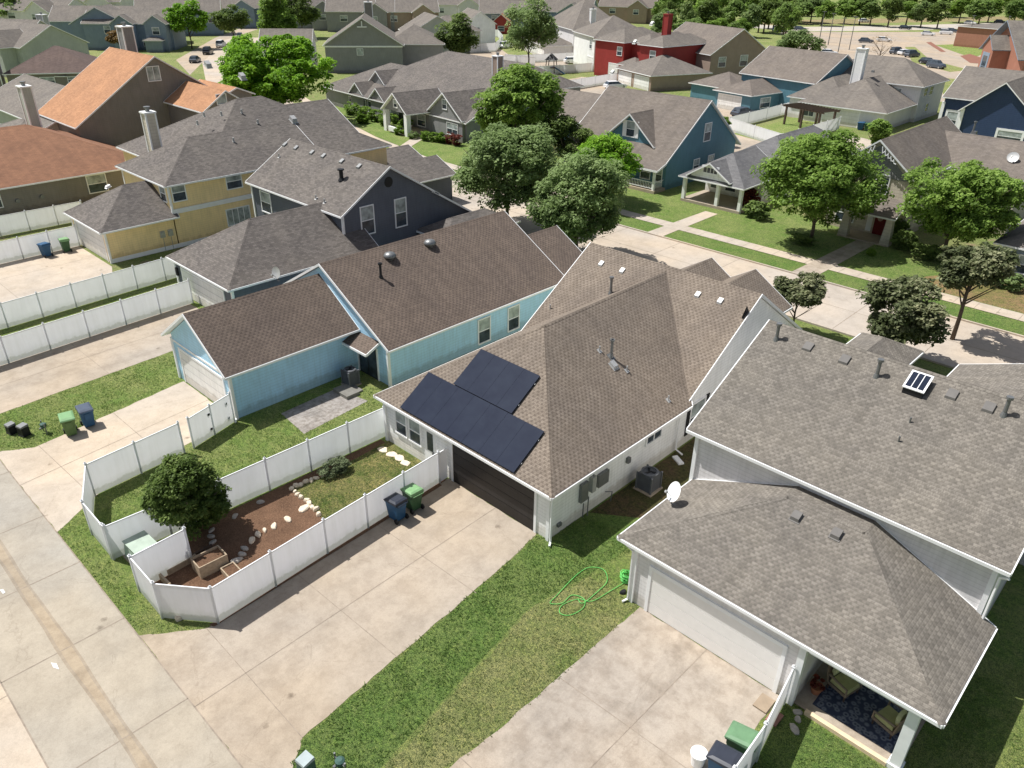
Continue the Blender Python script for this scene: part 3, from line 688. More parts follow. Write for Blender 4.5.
h.downspout([(-17.05, 20.45, 2.6), (-17.05, 20.52, 2.45), (-17.05, 20.52, .15), (-16.9, 20.3, .1)])
for x, y, z in ((-27.27, 36.45, 6.28), (-25.65, 36.43, 6.27), (-20.38, 36.44, 6.28), (-18.97, 36.48, 6.31)): h.vent(x, y, z, (0, .65), METALL, .29, .15)
h.vent(-20.07, 28.5, 4.88, (-.65, 0), METALL, .34, .17)
h.pipe(-20.48, 28.78, 5.15, (-.65, 0), 1.0, .07)
h.pipe(-25.34, 35.01, 5.35, (0, .65), 1.1, .08)
for x, y, z in ((-20.95, 28.4, 5.45), (-19.6, 29.0, 4.6), (-17.6, 30.0, 3.28)): h.pipe(x, y, z, (-.65, 0), .28, .04, METALL)
h.pipe(-28.3, 33.0, 4.05, (0, .65), .3, .04, METALL); h.pipe(-23.3, 35.6, 5.75, (0, .65), .5, .04)
h.done()
PANEL = NT('solar_glass'); PANEL.b.inputs['Specular IOR Level'].default_value = .05
_n = PANEL.noise(1.2, 4, .6); PANEL = PANEL.out(PANEL.ramp(_n, [(.3, (.013, .018, .036)), (.7, (.02, .027, .047))]), .5)
PFR = plain('panel_frame', (.015, .02, .036, 1), .6, .1, spec=.05)
def solar(label, xa, xb, ya, yb, n):
    zf = lambda y: 2.8+(y-20.28)*.65
    org = ((xa+xb)/2, ya, zf(ya)); t = empty('solar_array', org, 0, label, 'solar panels', 'solar arrays on the tan roof')
    wpan = (xb-xa)/n; nv = Vector((0, -.65, 1)).normalized()
    for i in range(n):
        m = MB(org); a, b = xa+i*wpan+.002, xa+(i+1)*wpan-.002
        q = lambda x, y, e: tuple(Vector((x, y, zf(y)))+nv*e)
        m.hexa([q(a, ya, .07), q(b, ya, .07), q(b, yb, .07), q(a, yb, .07)], [q(a, ya, .105), q(b, ya, .105), q(b, yb, .105), q(a, yb, .105)])
        p = m.build('solar_panel', PFR, t)
        g = MB(org); e = .003
        g.poly([q(a+e, ya+e, .109), q(b-e, ya+e, .109), q(b-e, yb-e, .109), q(a+e, yb-e, .109)]); g.build('cells', PANEL, p)
    r = MB(org)
    for f in (.22, .78):
        y = ya+(yb-ya)*f; r.hexa([q(xa-.03, y, 0), q(xb+.03, y, 0), q(xb+.03, y+.05, 0), q(xa-.03, y+.05, 0)], [q(xa-.03, y, .069), q(xb+.03, y, .069), q(xb+.03, y+.05, .069), q(xa-.03, y+.05, .069)])
    r.build('rail', METAL, t)
solar('long dark lower solar array just above the garage door eave', -27.12, -19.16, 20.36, 22.33, 7)
solar('short dark upper solar array nearer the ridge of the tan roof', -25.28, -21.25, 22.36, 24.3, 4)

# ---- neighbour on the right: two-storey block, low hipped garage and patio wing
h = House('house', 'grey sided house at lower right with weathered hip roofed garage and covered patio', (-13.3, 20.25), wall=V_GREYLT, roof=S_R)
h.wallbox(-12.4, -5.4, 20.25, 25.4, 0, 3.0)          # garage
ze = 3.05; X0, X1, Y0 = -13.2, -1.1, 20.02; rz_, ryy = 5.05, 24.5
h.slab([[(X0, Y0, ze), (X1, Y0, ze), (X1-4.6, ryy, rz_), (X0+4.5, ryy, rz_)],
        [(X0, 25.36, ze), (X0, Y0, ze), (X0+4.5, ryy, rz_), (X0+4.5, 25.36, 5.05)],
        [(X1, Y0, ze), (X1, 25.36, ze), (X1-4.6, 25.36, 5.05), (X1-4.6, ryy, rz_)],
        [(X0+4.5, ryy, rz_), (X1-4.6, ryy, rz_), (X1-4.6, 25.36, 5.05), (X0+4.5, 25.36, 5.05)]])
zr = h.gable(-13.25, -1.73, 25.4, 37.0, 5.55, .51, axis='x', oh=.3, ro=.42)
h.corners([(-13.25, 25.4), (-1.73, 25.4)], 0, 5.5); h.corners([(-12.4, 20.25)], 0, 2.9)
h.garage('-y', 20.25, -11.6, -6.15, 2.2, mat=plain('door_plain_white', (.84, .82, .78, 1), .5, .03))
# patio wing: pillars, open front, floor and kerb
m = h.mb(); m.box(-5.6, -5.36, 20.1, 20.34, 0, 2.9); h.part('pillar', m, TRIM)
m = h.mb(); m.box(-2.05, -1.7, 20.15, 20.5, 0, 2.9); m.box(-2.1, -1.65, 20.1, 20.55, 0, .2); h.part('pillar', m, TRIM)
m = h.mb(); m.box(-5.4, -1.75, 20.25, 25.38, .05, .12); h.part('patio_floor', m, CONC2)
m = h.mb(); m.box(-4.9, -2.1, 20.08, 20.25, .0, .16); h.part('step', m, LWOOD)
m = h.mb(); m.box(-5.3, -1.7, 20.2, 20.4, 2.62, 2.85); h.part('beam', m, TRIM)
# front blocks toward the street
h.hip(-13.0, -10.3, 34, 43, 4.1, .5, axis='y', oh=.35, lo=False)
h.gable(-7.7, -.9, 34, 43, 4.0, .38, axis='y', oh=.35)
h.wallbox(-10.3, -7.7, 37, 40, 0, 3); h.slab([[(-10.2, 41, 3.0), (-7.8, 41, 3.0), (-7.8, 36.8, 4.6), (-10.2, 36.8, 4.6)]])
for x, y, z in ((-11.43, 30.49, 8.22), (-9.8, 30.46, 8.21), (-5.59, 30.5, 8.23), (-4.27, 30.47, 8.22)): h.vent(x, y, z, (0, .51), VENTD, .4, .17)
for x, y, z in ((-7.99, 23.85, 4.75), (-6.48, 23.9, 4.78)): h.vent(x, y, z, (0, .444), VENTD, .34, .16)
for x, y, z in ((-12.83, 30.37, 8.16), (-8.35, 30.24, 8.09), (-3.73, 30.4, 8.18)): h.pipe(x, y, z, (0, .51), .85, .075)
for x, y, z in ((-6.36, 28.85, 7.38), (-6.34, 27.96, 6.94)): h.pipe(x, y, z, (0, .51), .3, .035, METAL)
# solar fan
m = h.mb(); q = lambda dx, dy, e: (-6.82+dx, 30.3+dy, 8.15+dy*.51+e)
cs = ((-.38, -.38), (.38, -.38), (.38, .38), (-.38, .38))
m.hexa([q(*c, 0) for c in cs], [q(c[0], c[1], .32) for c in cs]); sf = h.part('solar_fan', m, BLACK)
m = h.mb(); m.hexa([q(c[0]*1.08, c[1]*1.08, .33) for c in cs], [q(c[0]*1.08, c[1]*1.08, .37) for c in cs]); h.part('frame', m, TRIM, parent=sf)
m = h.mb()
for i in range(3): m.hexa([q(-.34+i*.235, -.34, .372), q(-.34+i*.235+.2, -.34, .372), q(-.34+i*.235+.2, .34, .372), q(-.34+i*.235, .34, .372)], [q(-.34+i*.235, -.34, .38), q(-.34+i*.235+.2, -.34, .38), q(-.34+i*.235+.2, .34, .38), q(-.34+i*.235, .34, .38)])
h.part('cells', m, PANEL, parent=sf)
h.downspout([(-12.95, 20.1, 2.85), (-12.52, 20.15, 2.65), (-12.52, 20.15, .12), (-12.6, 19.9, .08)])
h.downspout([(-1.3, 25.1, 5.3), (-1.55, 25.25, 5.1), (-1.55, 25.25, 3.2)])
h.done()

# ---- sky-blue house
h = House('house', 'sky blue house with brown roof and a gabled garage in front', (-43.5, 16), wall=V_BLUE, roof=S_BLUE)
h.gable(-43.35, -36.5, 16.0, 24.4, 2.95, .66, axis='y', oh=.4, rl=.42, rh=-.02)
h.gable(-45.6, -33.4, 24.4, 40.4, 2.6, .57, axis='y', oh=.35, rl=.22, rh=-.03)
h.gable(-41.0, -33.42, 40.3, 43.4, 2.57, .57, axis='y', oh=.35, rl=-.02, rh=.35)
h.garage('-y', 16.0, -42.5, -37.35, 2.2)
h.corners([(-43.35, 16), (-36.5, 16), (-33.4, 24.4)], 0, 2.75)
m = h.mb(); m.box(-43.3, -36.55, 15.955, 15.998, 2.55, 2.68); h.part('belt_board', m, TRIM)
m = h.mb(); h.fbox(m, '-y', 24.4, -36.3, -34.5, 0, .06, .02, 2.1); dd = h.part('patio_door', m, BLACK)
g = h.mb(); h.fbox(g, '-y', 24.4, -36.2, -35.45, .06, .07, .1, 2.0); h.fbox(g, '-y', 24.4, -35.35, -34.6, .06, .07, .1, 2.0); h.part('pane', g, GLASS, parent=dd)
g = h.mb(); h.fbox(g, '-y', 24.4, -36.5, -36.38, 0, .08, 0, 2.2); h.fbox(g, '-y', 24.4, -34.5, -34.4, 0, .08, 0, 2.2); h.part('frame', g, TRIM, parent=dd)
h.slab([[(-36.95, 23.35, 2.3), (-34.1, 23.35, 2.3), (-34.1, 24.39, 2.75), (-36.95, 24.39, 2.75)]], fas=.14)
h.window('+x', -33.4, 31.8, 32.8, .35, 2.0); h.window('+x', -33.4, 34.6, 35.6, .35, 2.0)
h.pipe(-37.47, 27.27, 5.07, (-.56, 0), 1.0, .08, BLACK)
h.turbine(-38.51, 28.85, 5.66, .42); h.turbine(-38.57, 32.29, 5.69, .42)
h.downspout([(-33.2, 24.2, 2.45), (-33.3, 24.3, 2.3), (-33.3, 24.3, .15)]); h.downspout([(-36.3, 15.85, 2.85), (-36.4, 15.93, 2.7), (-36.4, 15.93, .15), (-36.1, 15.7, .1)])
m = h.mb(); m.box(-43.0, -36.3, 16.05, 24.3, 0, .0); h.done()

# ---- slate-blue two-storey house
h = House('house', 'slate blue two storey house with grey roof and a row of six square ridge vents', (-56, 22.2), wall=V_NAVY, roof=S_GREY)
h.gable(-62.4, -49.0, 32.5, 41.6, 5.5, .61, axis='x', oh=.32, rl=.4, rh=.35)
h.hip(-56.2, -47.65, 22.2, 34, 2.95, .62, axis='y', oh=.42, lo=True, hi=False)
# the long rear slope of the street side
h.slab([[(-48.65, 41.5, 5.7), (-48.65, 46.3, 2.8), (-62, 46.3, 2.8), (-62, 41.5, 5.7)]])
h.wallbox(-61.5, -49.02, 41.6, 46, 0, 2.9)
h.wm.poly([(-49.01, 41.6, 0), (-49.01, 46, 0), (-49.01, 46, 2.95), (-49.01, 41.6, 5.5)])
h.gable(-66, -60.5, 46.5, 54, 2.9, .45, axis='y', oh=.4); h.gable(-73, -66.4, 48, 55.5, 2.7, .4, axis='y', oh=.4)
h.hip(-48.9, -45.2, 40.0, 47.5, 2.7, .5, oh=.35)
h.garage('-y', 22.2, -55.2, -49.0, 2.2)
h.window('+x', -49.0, 34.2, 35.35, 3.55, 5.7); h.window('+x', -49.0, 37.55, 38.6, 3.45, 5.65)
h.window('-y', 32.5, -61.0, -59.5, 3.3, 5.0, cols=1); h.window('-y', 32.5, -52.4, -51.5, 4.1, 4.95, split=False)
h.corners([(-49.0, 32.5), (-62.4, 32.5)], 0, 5.4); h.corners([(-56.2, 22.2), (-47.65, 22.2)], 0, 2.9)
m = h.mb(); m.lathe((-48.97, 37.05, 7.3), [(.02, 0)], 4); 
m = h.mb(); n = 14
m.poly([(-48.97, 37.05+math.cos(t*2*math.pi/n)*.42, 7.2+math.sin(t*2*math.pi/n)*.42) for t in range(n)]); h.part('gable_vent', m, BLACK)
for x in (-62.58, -60.79, -58.35, -56.64, -54.05, -51.7): h.vent(x, 36.3, 7.93, (0, .61), METAL, .38, .22)
for x, y, z in ((-61.74, 35.1, 7.3), (-52.87, 32.8, 5.9), (-51.65, 32.75, 5.85)): h.pipe(x, y, z, (0, .61), .3, .06, METALL)
h.pipe(-52.2, 34.9, 7.1, (0, .61), .9, .16, BLACK)
m = h.mb(); h.fbox(m, '-y', 22.2, -56.15, -55.9, 0, .15, 1.5, 2.1); h.part('wall_lamp', m, BLACK)
h.done()

# ---- yellow two-storey house
h = House('house', 'warm yellow two storey house with tall chimney and a hipped front garage', (-72.8, 20.9), wall=V_YELL, roof=S_GREY)
h.hip(-73.6, -66.3, 21.0, 26.8, 2.8, .60, axis='y', oh=.42, lo=True, hi=False)
h.wallbox(-74, -66.32, 26.9, 47.8, 0, 3.3)
h.hip(-75.7, -66.35, 26.9, 42, 5.5, .52, axis='y', oh=.4, lo=True, hi=False)
h.hip(-83.7, -66.36, 30.2, 50.2, 5.47, .52, axis='y', oh=.4)
h.gable(-80.6, -66.37, 38, 48.0, 5.44, .52, axis='y', oh=.4)
h.garage('-y', 21.0, -72.9, -66.9, 2.2)
m = h.mb(); h.fbox(m, '+x', -66.32, 26.9, 46.8, 0, .09, 2.95, 3.35); h.fbox(m, '+x', -66.32, 21.0, 46.8, 0, .07, 0, .35); h.part('belt_board', m, TRIM)
h.window('+x', -66.35, 27.2, 28.3, 4.0, 5.4); h.window('+x', -66.35, 32.2, 33.6, 4.15, 5.4); h.window('+x', -66.32, 31.7, 33.9, .9, 2.3, cols=4, split=False); h.window('+x', -66.35, 37, 38.2, 4.7, 5.3, split=False)
h.window('-y', 26.9, -68.0, -67.0, 3.9, 5.2)
h.corners([(-66.33, 26.9), (-75.7, 26.9)], 2.8, 5.6); h.corners([(-66.3, 21.0), (-73.6, 21.0)], 0, 2.8)
h.chimney(-76.5, 30.6, 4.5, 9.6, .95, .9, mat=V_STONE)
for yy in (25.6, 26.3):
    m = h.mb(); m.box(-66.3, -66.15, yy-.2, yy+.2, 1.2, 1.75); m.tube([(-66.15, yy, 1.55), (-66.05, yy, 1.55)], .14, 10); m.tube([(-66.24, yy, 0), (-66.24, yy, 1.3)], .025, 6); h.part('meter', m, METALL)
for x, y in ((-73.5, 40.4), (-76.5, 44.4)): pass
for u, v in ((214, 101), (246, 101), (292, 108)): 
    x, y = W(u, v, 9.4); h.vent(x, y, 5.5+(-65.9-x)*.52, (-.52, 0), METALL, .55, .4)
for u, v, zz in ((225, 137, 7.2), (245, 134, 7.2), (202, 149, 6.6), (236, 156, 6.1), (261, 145, 6.3), (208, 138, 7.3)):
    x, y = W(u, v, zz); h.pipe(x, y, 5.5+(-65.9-x)*.52, (-.52, 0), .35, .09, METALL)
x, y = W(108, 187, 3.9); h.vent(x, y, 3.85, (0, .3), TRIM, .4, .2)
h.done()

# ================================================================== fences
POST = None
def fence(label, pts, hgt=1.83, step=2.4, gate=None, z=0, skip=(), group='white vinyl privacy fences', capz=True):
    """one run of vinyl fence: a panel between every two posts"""
    t = empty('fence', (pts[0][0], pts[0][1], 0), 0, label, 'fence', group); off = (pts[0][0], pts[0][1], 0)
    def post(p):
        m = MB(off); a = .042
        m.box(p[0]-a, p[0]+a, p[1]-a, p[1]+a, 0, hgt+.05); m.box(p[0]-a-.02, p[0]+a+.02, p[1]-a-.02, p[1]+a+.02, hgt+.05, hgt+.08)
        m.hexa([(p[0]-a, p[1]-a, hgt+.08), (p[0]+a, p[1]-a, hgt+.08), (p[0]+a, p[1]+a, hgt+.08), (p[0]-a, p[1]+a, hgt+.08)],
               [(p[0]-.02, p[1]-.02, hgt+.15), (p[0]+.02, p[1]-.02, hgt+.15), (p[0]+.02, p[1]+.02, hgt+.15), (p[0]-.02, p[1]+.02, hgt+.15)])
        m.build('post', VPOST, t)
    post(pts[0])
    for a, b in zip(pts, pts[1:]):
        L = math.hypot(b[0]-a[0], b[1]-a[1]); n = max(1, round(L/step))
        for i in range(n):
            p = (a[0]+(b[0]-a[0])*i/n, a[1]+(b[1]-a[1])*i/n); q = (a[0]+(b[0]-a[0])*(i+1)/n, a[1]+(b[1]-a[1])*(i+1)/n)
            m = MB(off); m.m = 1; m.poly([(p[0], p[1], .03), (q[0], q[1], .03), (q[0], q[1], hgt-.03), (p[0], p[1], hgt-.03)]); m.m = 0; m.beam(p, q, .045, hgt-.035, hgt)
            m.build('panel', [VINYL, VSHEET], t); post(q)
    return t
fence('white vinyl fence zigzagging around the mulched garden, nearest the alley', [W(184, 529, 1.83), W(129.5, 557, 1.83), W(152.5, 583.5, 1.83), W(210, 588.5, 1.83), (-23.55, 13.2), (-23.97, 20.05)], step=2.45)
m = MB(); m.beam((-23.97, 20.05), (-24.0, 20.6), .05, .06, 1.8); tag(m.build('gate_post', VINYL), 'narrow white filler panel joining garden fence and garage wall', 'fence panel')
fence('straight white vinyl fence between the mulched garden and the blue house yard', [W(103.5, 526.5, 1.83), (-29.4, 11.5), (-29.2, 20.8)], step=2.35)
gf = fence('white vinyl fence running from blue garage corner round the yard end', [(-36.3, 15.75), (-35.42, 12.95)], step=1.5)
fence('white vinyl fence curving along the blue house driveway to the alley', [(-35.36, 12.4), (-34.89, 7.7), (-32.06, 6.52), (-29.85, 6.5)], step=2.4)
for hx, hy in ((-36.2, 15.4), (-35.8, 14.2)):
    m = MB((-36.3, 15.75, 0)); m.box(hx-.06, hx+.0, hy-.08, hy+.08, 1.3, 1.42); m.box(hx-.06, hx+.0, hy-.08, hy+.08, .4, .52); m.build('hinge', BLACK, gf)
fence('white fence beside the empty driveway, lower of the long parallel pair', [(-52.2, 1.5), (-52.66, 9.22), (-53.7, 21.9)], step=2.42)
fence('white fence below the yellow house driveway, upper of the long parallel pair', [(-58.2, 1.5), (-58.47, 10.89), (-59.6, 24.8)], step=2.42)
fence('white fence behind the two bins by the yellow garage', [(-72.1, 7), (-72.7, 20.8)], step=2.42)
fence('white fence below the dark taupe wall at far left', [(-80.3, 7), (-80.1, 24)], step=2.42)
fence('white fence with open latch between bins and covered patio', [(-5.05, 13.2), (-5.2, 17.3), (-5.6, 20.0)], step=2.3)

# ================================================================== foreground props
def bin_(label, x, y, rz, body, lid, group='wheeled refuse bins', s=1.0):
    t = empty('wheeled_bin', (x, y, .02), rz, label, 'bin', group)
    m = MB(); q = lambda a, b, z, c=0: [(-a, -b+c, z), (a, -b+c, z), (a, b+c, z), (-a, b+c, z)]
    m.hexa(q(.23*s, .26*s, .06), q(.3*s, .35*s, 1.0)); m.hexa(q(.32*s, .38*s, .96), q(.325*s, .39*s, 1.03)); m.box(-.16, .16, -.37*s, -.28, .55, .9)
    m.build('body', body, t)
    m = MB(); lo = q(.34*s, .41*s, 1.035, -.01); mid = [(-.33*s, -.38*s, 1.09), (.33*s, -.38*s, 1.09), (.33*s, .38*s, 1.17), (-.33*s, .38*s, 1.17)]
    top = [(-.24*s, -.26*s, 1.15), (.24*s, -.26*s, 1.15), (.24*s, .28*s, 1.21), (-.24*s, .28*s, 1.21)]
    m.hexa(lo, mid); m.hexa(mid, top); m.build('lid', lid, t)
    m = MB(); m.tube([(-.27*s, .38*s, 1.0), (-.27*s, .46*s, 1.02), (.27*s, .46*s, 1.02), (.27*s, .38*s, 1.0)], .02, 6); m.build('handle', lid, t)
    for sx in (-1, 1):
        m = MB(); m.tube([(sx*.25*s, .3*s, .12), (sx*.32*s, .3*s, .12)], .13, 14); m.build('wheel', BLACK, t)
    m = MB(); m.box(-.09, .09, -.335*s, -.30*s, .62, .8); m.build('stamp', TRIM, t) if 'stamped' in label else None
    return t
BGREEN = plain('bin_green', (.045, .11, .05, 1), .5, .12); LGREEN = plain('lid_green', (.2, .36, .17, 1), .45, .1)
BBLUE = plain('bin_blue', (.03, .095, .19, 1), .5, .12); LBLUE = plain('lid_blue_grey', (.08, .1, .14, 1), .4, .15)
LDK = plain('lid_dark', (.035, .04, .055, 1), .4, .12)
bin_('blue wheeled bin against garden fence near the dark garage door', -23.3, 16.85, R(-88), BBLUE, LDK, s=1.08)
bin_('green wheeled bin with pale lid against garden fence near the dark garage door', -23.35, 17.85, R(-92), BGREEN, LGREEN, s=1.08)
bin_('green wheeled bin with shiny lid on the verge beside the blue house driveway', -41.35, 8.95, R(78), plain('bin_green_b', (.1, .17, .06, 1), .5), LGREEN, s=1.08)
bin_('blue wheeled bin on the verge beside the blue house driveway', -41.6, 9.95, R(84), BBLUE, LBLUE, s=1.08)
bin_('blue wheeled bin stamped white, beside the patio fence at lower right', -5.75, 15.95, R(-84), BBLUE, LDK, s=1.12)
bin_('green wheeled bin with flat lid beside the patio fence at lower right', -5.72, 17.0, R(-82), BGREEN, plain('lid_green_b', (.13, .24, .13, 1), .5), s=1.12)
bin_('blue wheeled bin on the yellow house driveway', -71.8, 17.8, R(-80), BBLUE, BBLUE, s=1.1)
bin_('green wheeled bin on the yellow house driveway', -71.95, 19.45, R(-96), BGREEN, LGREEN, s=1.1)
# white bucket
sheet('soil_strip', [(-23.35, 7.6), (-23.13, 7.7), (-23.72, 20), (-23.95, 20)], .022, MULCH)
sheet('rear_lane', [W(u, v) for u, v in ((466, 44), (502, 50), (516, 60), (512, 78), (478, 76), (498, 60), (470, 56))], .02, CONCD)
x, y = W(697, 764); m = MB((x, y, 0)); m.lathe((x, y, .02), [(.2, 0), (.26, .5), (.28, .5), (.28, .56), (.05, .6)], 20); o = m.build('bucket', TRIM, loc=(x, y, 0)); tag(o, 'round white lidded bucket on the stained driveway', 'bucket')
# air conditioners
def ac(label, x, y, s=1.0):
    t = empty('air_conditioner', (x, y, 0), 0, label, 'air conditioner', 'outdoor air conditioners')
    m = MB(); m.box(-.5*s, .5*s, -.5*s, .5*s, .0, .08); m.build('pad', CONCD, t)
    m = MB(); a = .4*s
    for i in range(16): m.box(-a, a, -a, a, .1+i*.055, .135+i*.055)
    m.box(-a+.03, a-.03, -a+.03, a-.03, .08, 1.0)
    for dx in (-1, 1):
        for dy in (-1, 1): m.box(dx*a-.04, dx*a+.04, dy*a-.04, dy*a+.04, .08, 1.02)
    m.build('casing', ACG, t)
    m = MB(); m.lathe((0, 0, 1.0), [(a*1.05, 0), (a*1.05, .06), (a*.8, .1), (a*.78, .02), (.1, .02)], 20); m.build('fan_guard', ACG, t)
    m = MB()
    for i in range(3):
        c, s_ = math.cos(i*2.09), math.sin(i*2.09); m.hexa([(0, 0, 1.03), (c*a*.7, s_*a*.7, 1.03), (c*a*.7-s_*.14, s_*a*.7+c*.14, 1.03), (-s_*.08, c*.08, 1.03)], [(0, 0, 1.05), (c*a*.7, s_*a*.7, 1.05), (c*a*.7-s_*.14, s_*a*.7+c*.14, 1.06), (-s_*.08, c*.08, 1.05)])
    m.build('fan', BLACK, t); return t
ac('dark grey air conditioner standing on soil beside the white siding wall', -16.35, 27.0, 1.05)
ac('air conditioner in the shade by the blue house patio door', -35.3, 22.9, .9)
# satellite dishes
def dish(label, base, c, aim, r=.42, mat=TRIM):
    t = empty('satellite_dish', base, 0, label, 'satellite dish', 'satellite dishes on roofs'); off = base
    a = Vector(aim).normalized(); C = Vector(c); u_ = a.orthogonal().normalized(); v_ = a.cross(u_)
    m = MB(off); N = 24; rows = []
    for q, z in ((0, 0), (.5, .04), (.85, .11), (1, .16)):
        rows.append(len(m.v)); m.v += [tuple(C+(u_*math.cos(k_*2*math.pi/N)+v_*math.sin(k_*2*math.pi/N)*1.1)*r*q+a*z*r) for k_ in range(N)]
    for r0, r1 in zip(rows, rows[1:]):
        for k_ in range(N): m.f.append((r0+k_, r0+(k_+1) % N, r1+(k_+1) % N, r1+k_)); m.mi.append(0); m.uv.append([(0, 0)]*4)
    m.build('reflector', mat, t, True)
    m = MB(off); m.tube([base, C-a*.05], .03, 8); m.tube([base, (base[0]+.25, base[1], base[2]+.05)], .025, 6); m.build('mast', METAL, t)
    m = MB(off); e = C+a*r*1.1-Vector((0, 0, .15)); m.tube([C-Vector((0, 0, r*.9)), e], .018, 6); m.tube([tuple(e-a*.06), tuple(e+a*.06)], .06, 8); m.build('feed_arm', METALL, t)
    return t
dish('round white satellite dish over the eave of the hipped garage roof', (-12.75, 23.0, 3.28), (-12.62, 22.95, 3.95), (-.5, -.75, .55), .4, TRIM)
x, y = -40.75, 22.1
dish('small pale satellite dish behind the ridge of the blue garage', (-40.6, 21.9, 5.5), (-40.6, 21.9, 6.0), (.2, -1, .35), .34, METALL)
# hose
HOSE = plain('hose_green', (.14, .55, .13, 1), .45, .15)
def curve_pts(L, z): 
    out = []
    n = len(L)
    for i in range(n-1):
        p0, p1, p2, p3 = [Vector(L[min(max(j, 0), n-1)]) for j in (i-1, i, i+1, i+2)]
        for t in range(6):
            t /= 6; out.append(((p1*2+(p2-p0)*t+(p0*2-p1*5+p2*4-p3)*t*t+(-p0+p1*3-p2*3+p3)*t**3)*.5).to_tuple()+(z,))
    out.append((*L[-1], z)); return out
hp = [(625, 583), (610, 592), (592, 602), (578, 600), (562, 606), (560, 614), (570, 616), (583, 609), (584, 600), (572, 596), (562, 604), (550, 604), (557, 596), (572, 580), (583, 571), (592, 568), (604, 571), (607, 582), (598, 592), (583, 604), (578, 600)]
m = MB(); m.tube(curve_pts([W(u, v) for u, v in hp], .05), .015, 6); 
tag(m.build('garden_hose', HOSE, smooth=True), 'bright green garden hose looped loosely over the dry grass', 'hose')
m = MB(); cx, cy = W(627, 580)
pts = []
for i in range(150):
    a = i*.42; rr = .24+.07*math.sin(i*.7); pts.append((cx+math.cos(a)*rr, cy+math.sin(a)*rr, .05+.0022*i+.03*math.sin(i*1.3)))
m.tube(pts, .022, 5); tag(m.build('hose_coil', HOSE, smooth=True), 'bright green hose coiled by the corner of the garage wall', 'hose')
x, y = W(623, 593); m = MB(); m.rock((x, y, 0), .2, .12, .12, 3); tag(m.build('hose_sprayer', BLACK), 'small black sprayer lying under the green hose coil', 'sprayer')
# patio things
def armchair(label, x, y, rz):
    t = empty('armchair', (x, y, .12), rz, label, 'armchair', 'patio armchairs'); t.scale = (1.15, 1.15, 1.15)
    m = MB(); m.box(-.36, .36, -.34, .36, .22, .32)
    m.build('frame', plain('wicker', (.2, .16, .12, 1), .8, .2, 20), t)
    for sx in (-1, 1):
        for sy in (-1, 1):
            m = MB(); m.tube([(sx*.32, sy*.3, 0), (sx*.32, sy*.3, .24)], [.025, .035], 6); m.build('leg', DWOOD, t)
        m = MB(); m.tube([(sx*.37, -.33, .28), (sx*.37, -.33, .56), (sx*.38, 0, .6), (sx*.36, .34, .62)], .035, 6); m.build('arm', plain('wicker_arm', (.24, .19, .14, 1), .8), t)
    m = MB(); m.tube([(-.34, .34, .3), (-.36, .42, .8), (-.2, .48, 1.02), (0, .49, 1.06), (.2, .48, 1.02), (.36, .42, .8), (.34, .34, .3)], .03, 6); m.poly([(-.33, .36, .3), (.33, .36, .3), (.33, .44, .9), (.16, .47, 1.03), (-.16, .47, 1.03), (-.33, .44, .9)]); m.build('backrest', plain('wicker_back', (.22, .17, .12, 1), .8), t)
    cm = plain('cushion_olive', (.42, .42, .2, 1), .85, .12, 6)
    m = MB(); m.hexa([(-.31, -.33, .32), (.31, -.33, .32), (.31, .28, .32), (-.31, .28, .32)], [(-.29, -.3, .45), (.29, -.3, .45), (.29, .26, .45), (-.29, .26, .45)]); m.build('seat_cushion', cm, t)
    m = MB(); m.tube([(0, .25, .68), (0, .36, .70)], [.27, .22], 16); m.build('round_pillow', plain('cushion_yellow', (.62, .62, .34, 1), .85, .1, 6), t)
    return t
armchair('wicker armchair with olive cushions by the flower pot on the patio', -4.35, 21.9, R(75))
armchair('wicker armchair with olive cushions beside the corner pillar of the patio', -2.6, 21.55, R(-105))
t = NT('rug'); v = t.n('ShaderNodeTexVoronoi'); v.inputs['Scale'].default_value = 5; t.l(t.co(), v.inputs['Vector'])
RUG = t.out(t.ramp(v.outputs['Distance'], [(.1, (.03, .04, .065)), (.35, (.17, .19, .23)), (.6, (.04, .05, .085))]), .95)
m = MB(); m.box(-4.85, -2.0, 20.6, 24.2, .122, .137); tag(m.build('rug', RUG), 'blue and grey patterned outdoor rug under the patio armchairs', 'rug')
x, y = -5.0, 21.15; t = empty('flower_pot', (x, y, .12), 0, 'terracotta pot with dried reddish plant beside the patio edge', 'flower pot')
m = MB(); m.lathe((0, 0, 0), [(.14, 0), (.22, .3), (.24, .34), (.2, .34), (.18, .28)], 16); m.build('pot', plain('terracotta', (.35, .15, .08, 1), .8), t)
o = bpy.data.objects.new('foliage', crown_mesh('potplant', .3, .3, .25, 14, 30, .09, 5)); o.data.materials.append(L_RED); COL.objects.link(o); o.parent = t; o.location = (0, 0, .5)
m = MB(); m.box(-5.75, -5.35, 18.9, 19.5, .02, .09); tag(m.build('paver', plain('paver_red', (.3, .16, .13, 1), .9)), 'square reddish paver lying in the grass beside the patio fence', 'paver')
m = MB(); m.box(-6.35, -5.85, 19.15, 19.85, .03, .08); tag(m.build('doormat', plain('mat_tan', (.3, .235, .17, 1), .9)), 'tan doormat on the driveway by the gate', 'doormat')
for i, (x, y, r) in enumerate(((-4.85, 19.3, .24), (-4.95, 19.75, .17), (-5.1, 20.0, .2))):
    m = MB(); m.rock((x, y, 0), r, r*.7, .08, i+40); tag(m.build('stepping_stone', STONEG), ('largest', 'middle', 'smallest')[i]+' grey stepping stone in shade by the patio edge', 'stepping stone', 'stepping stones by the patio')
x, y = W(667, 458); m = MB(); m.beam((-16.95, 30.25), (-16.3, 29.9), .3, .0, .1); tag(m.build('splash_block', TRIM), 'white splash block on the soil under the downspout', 'splash block')
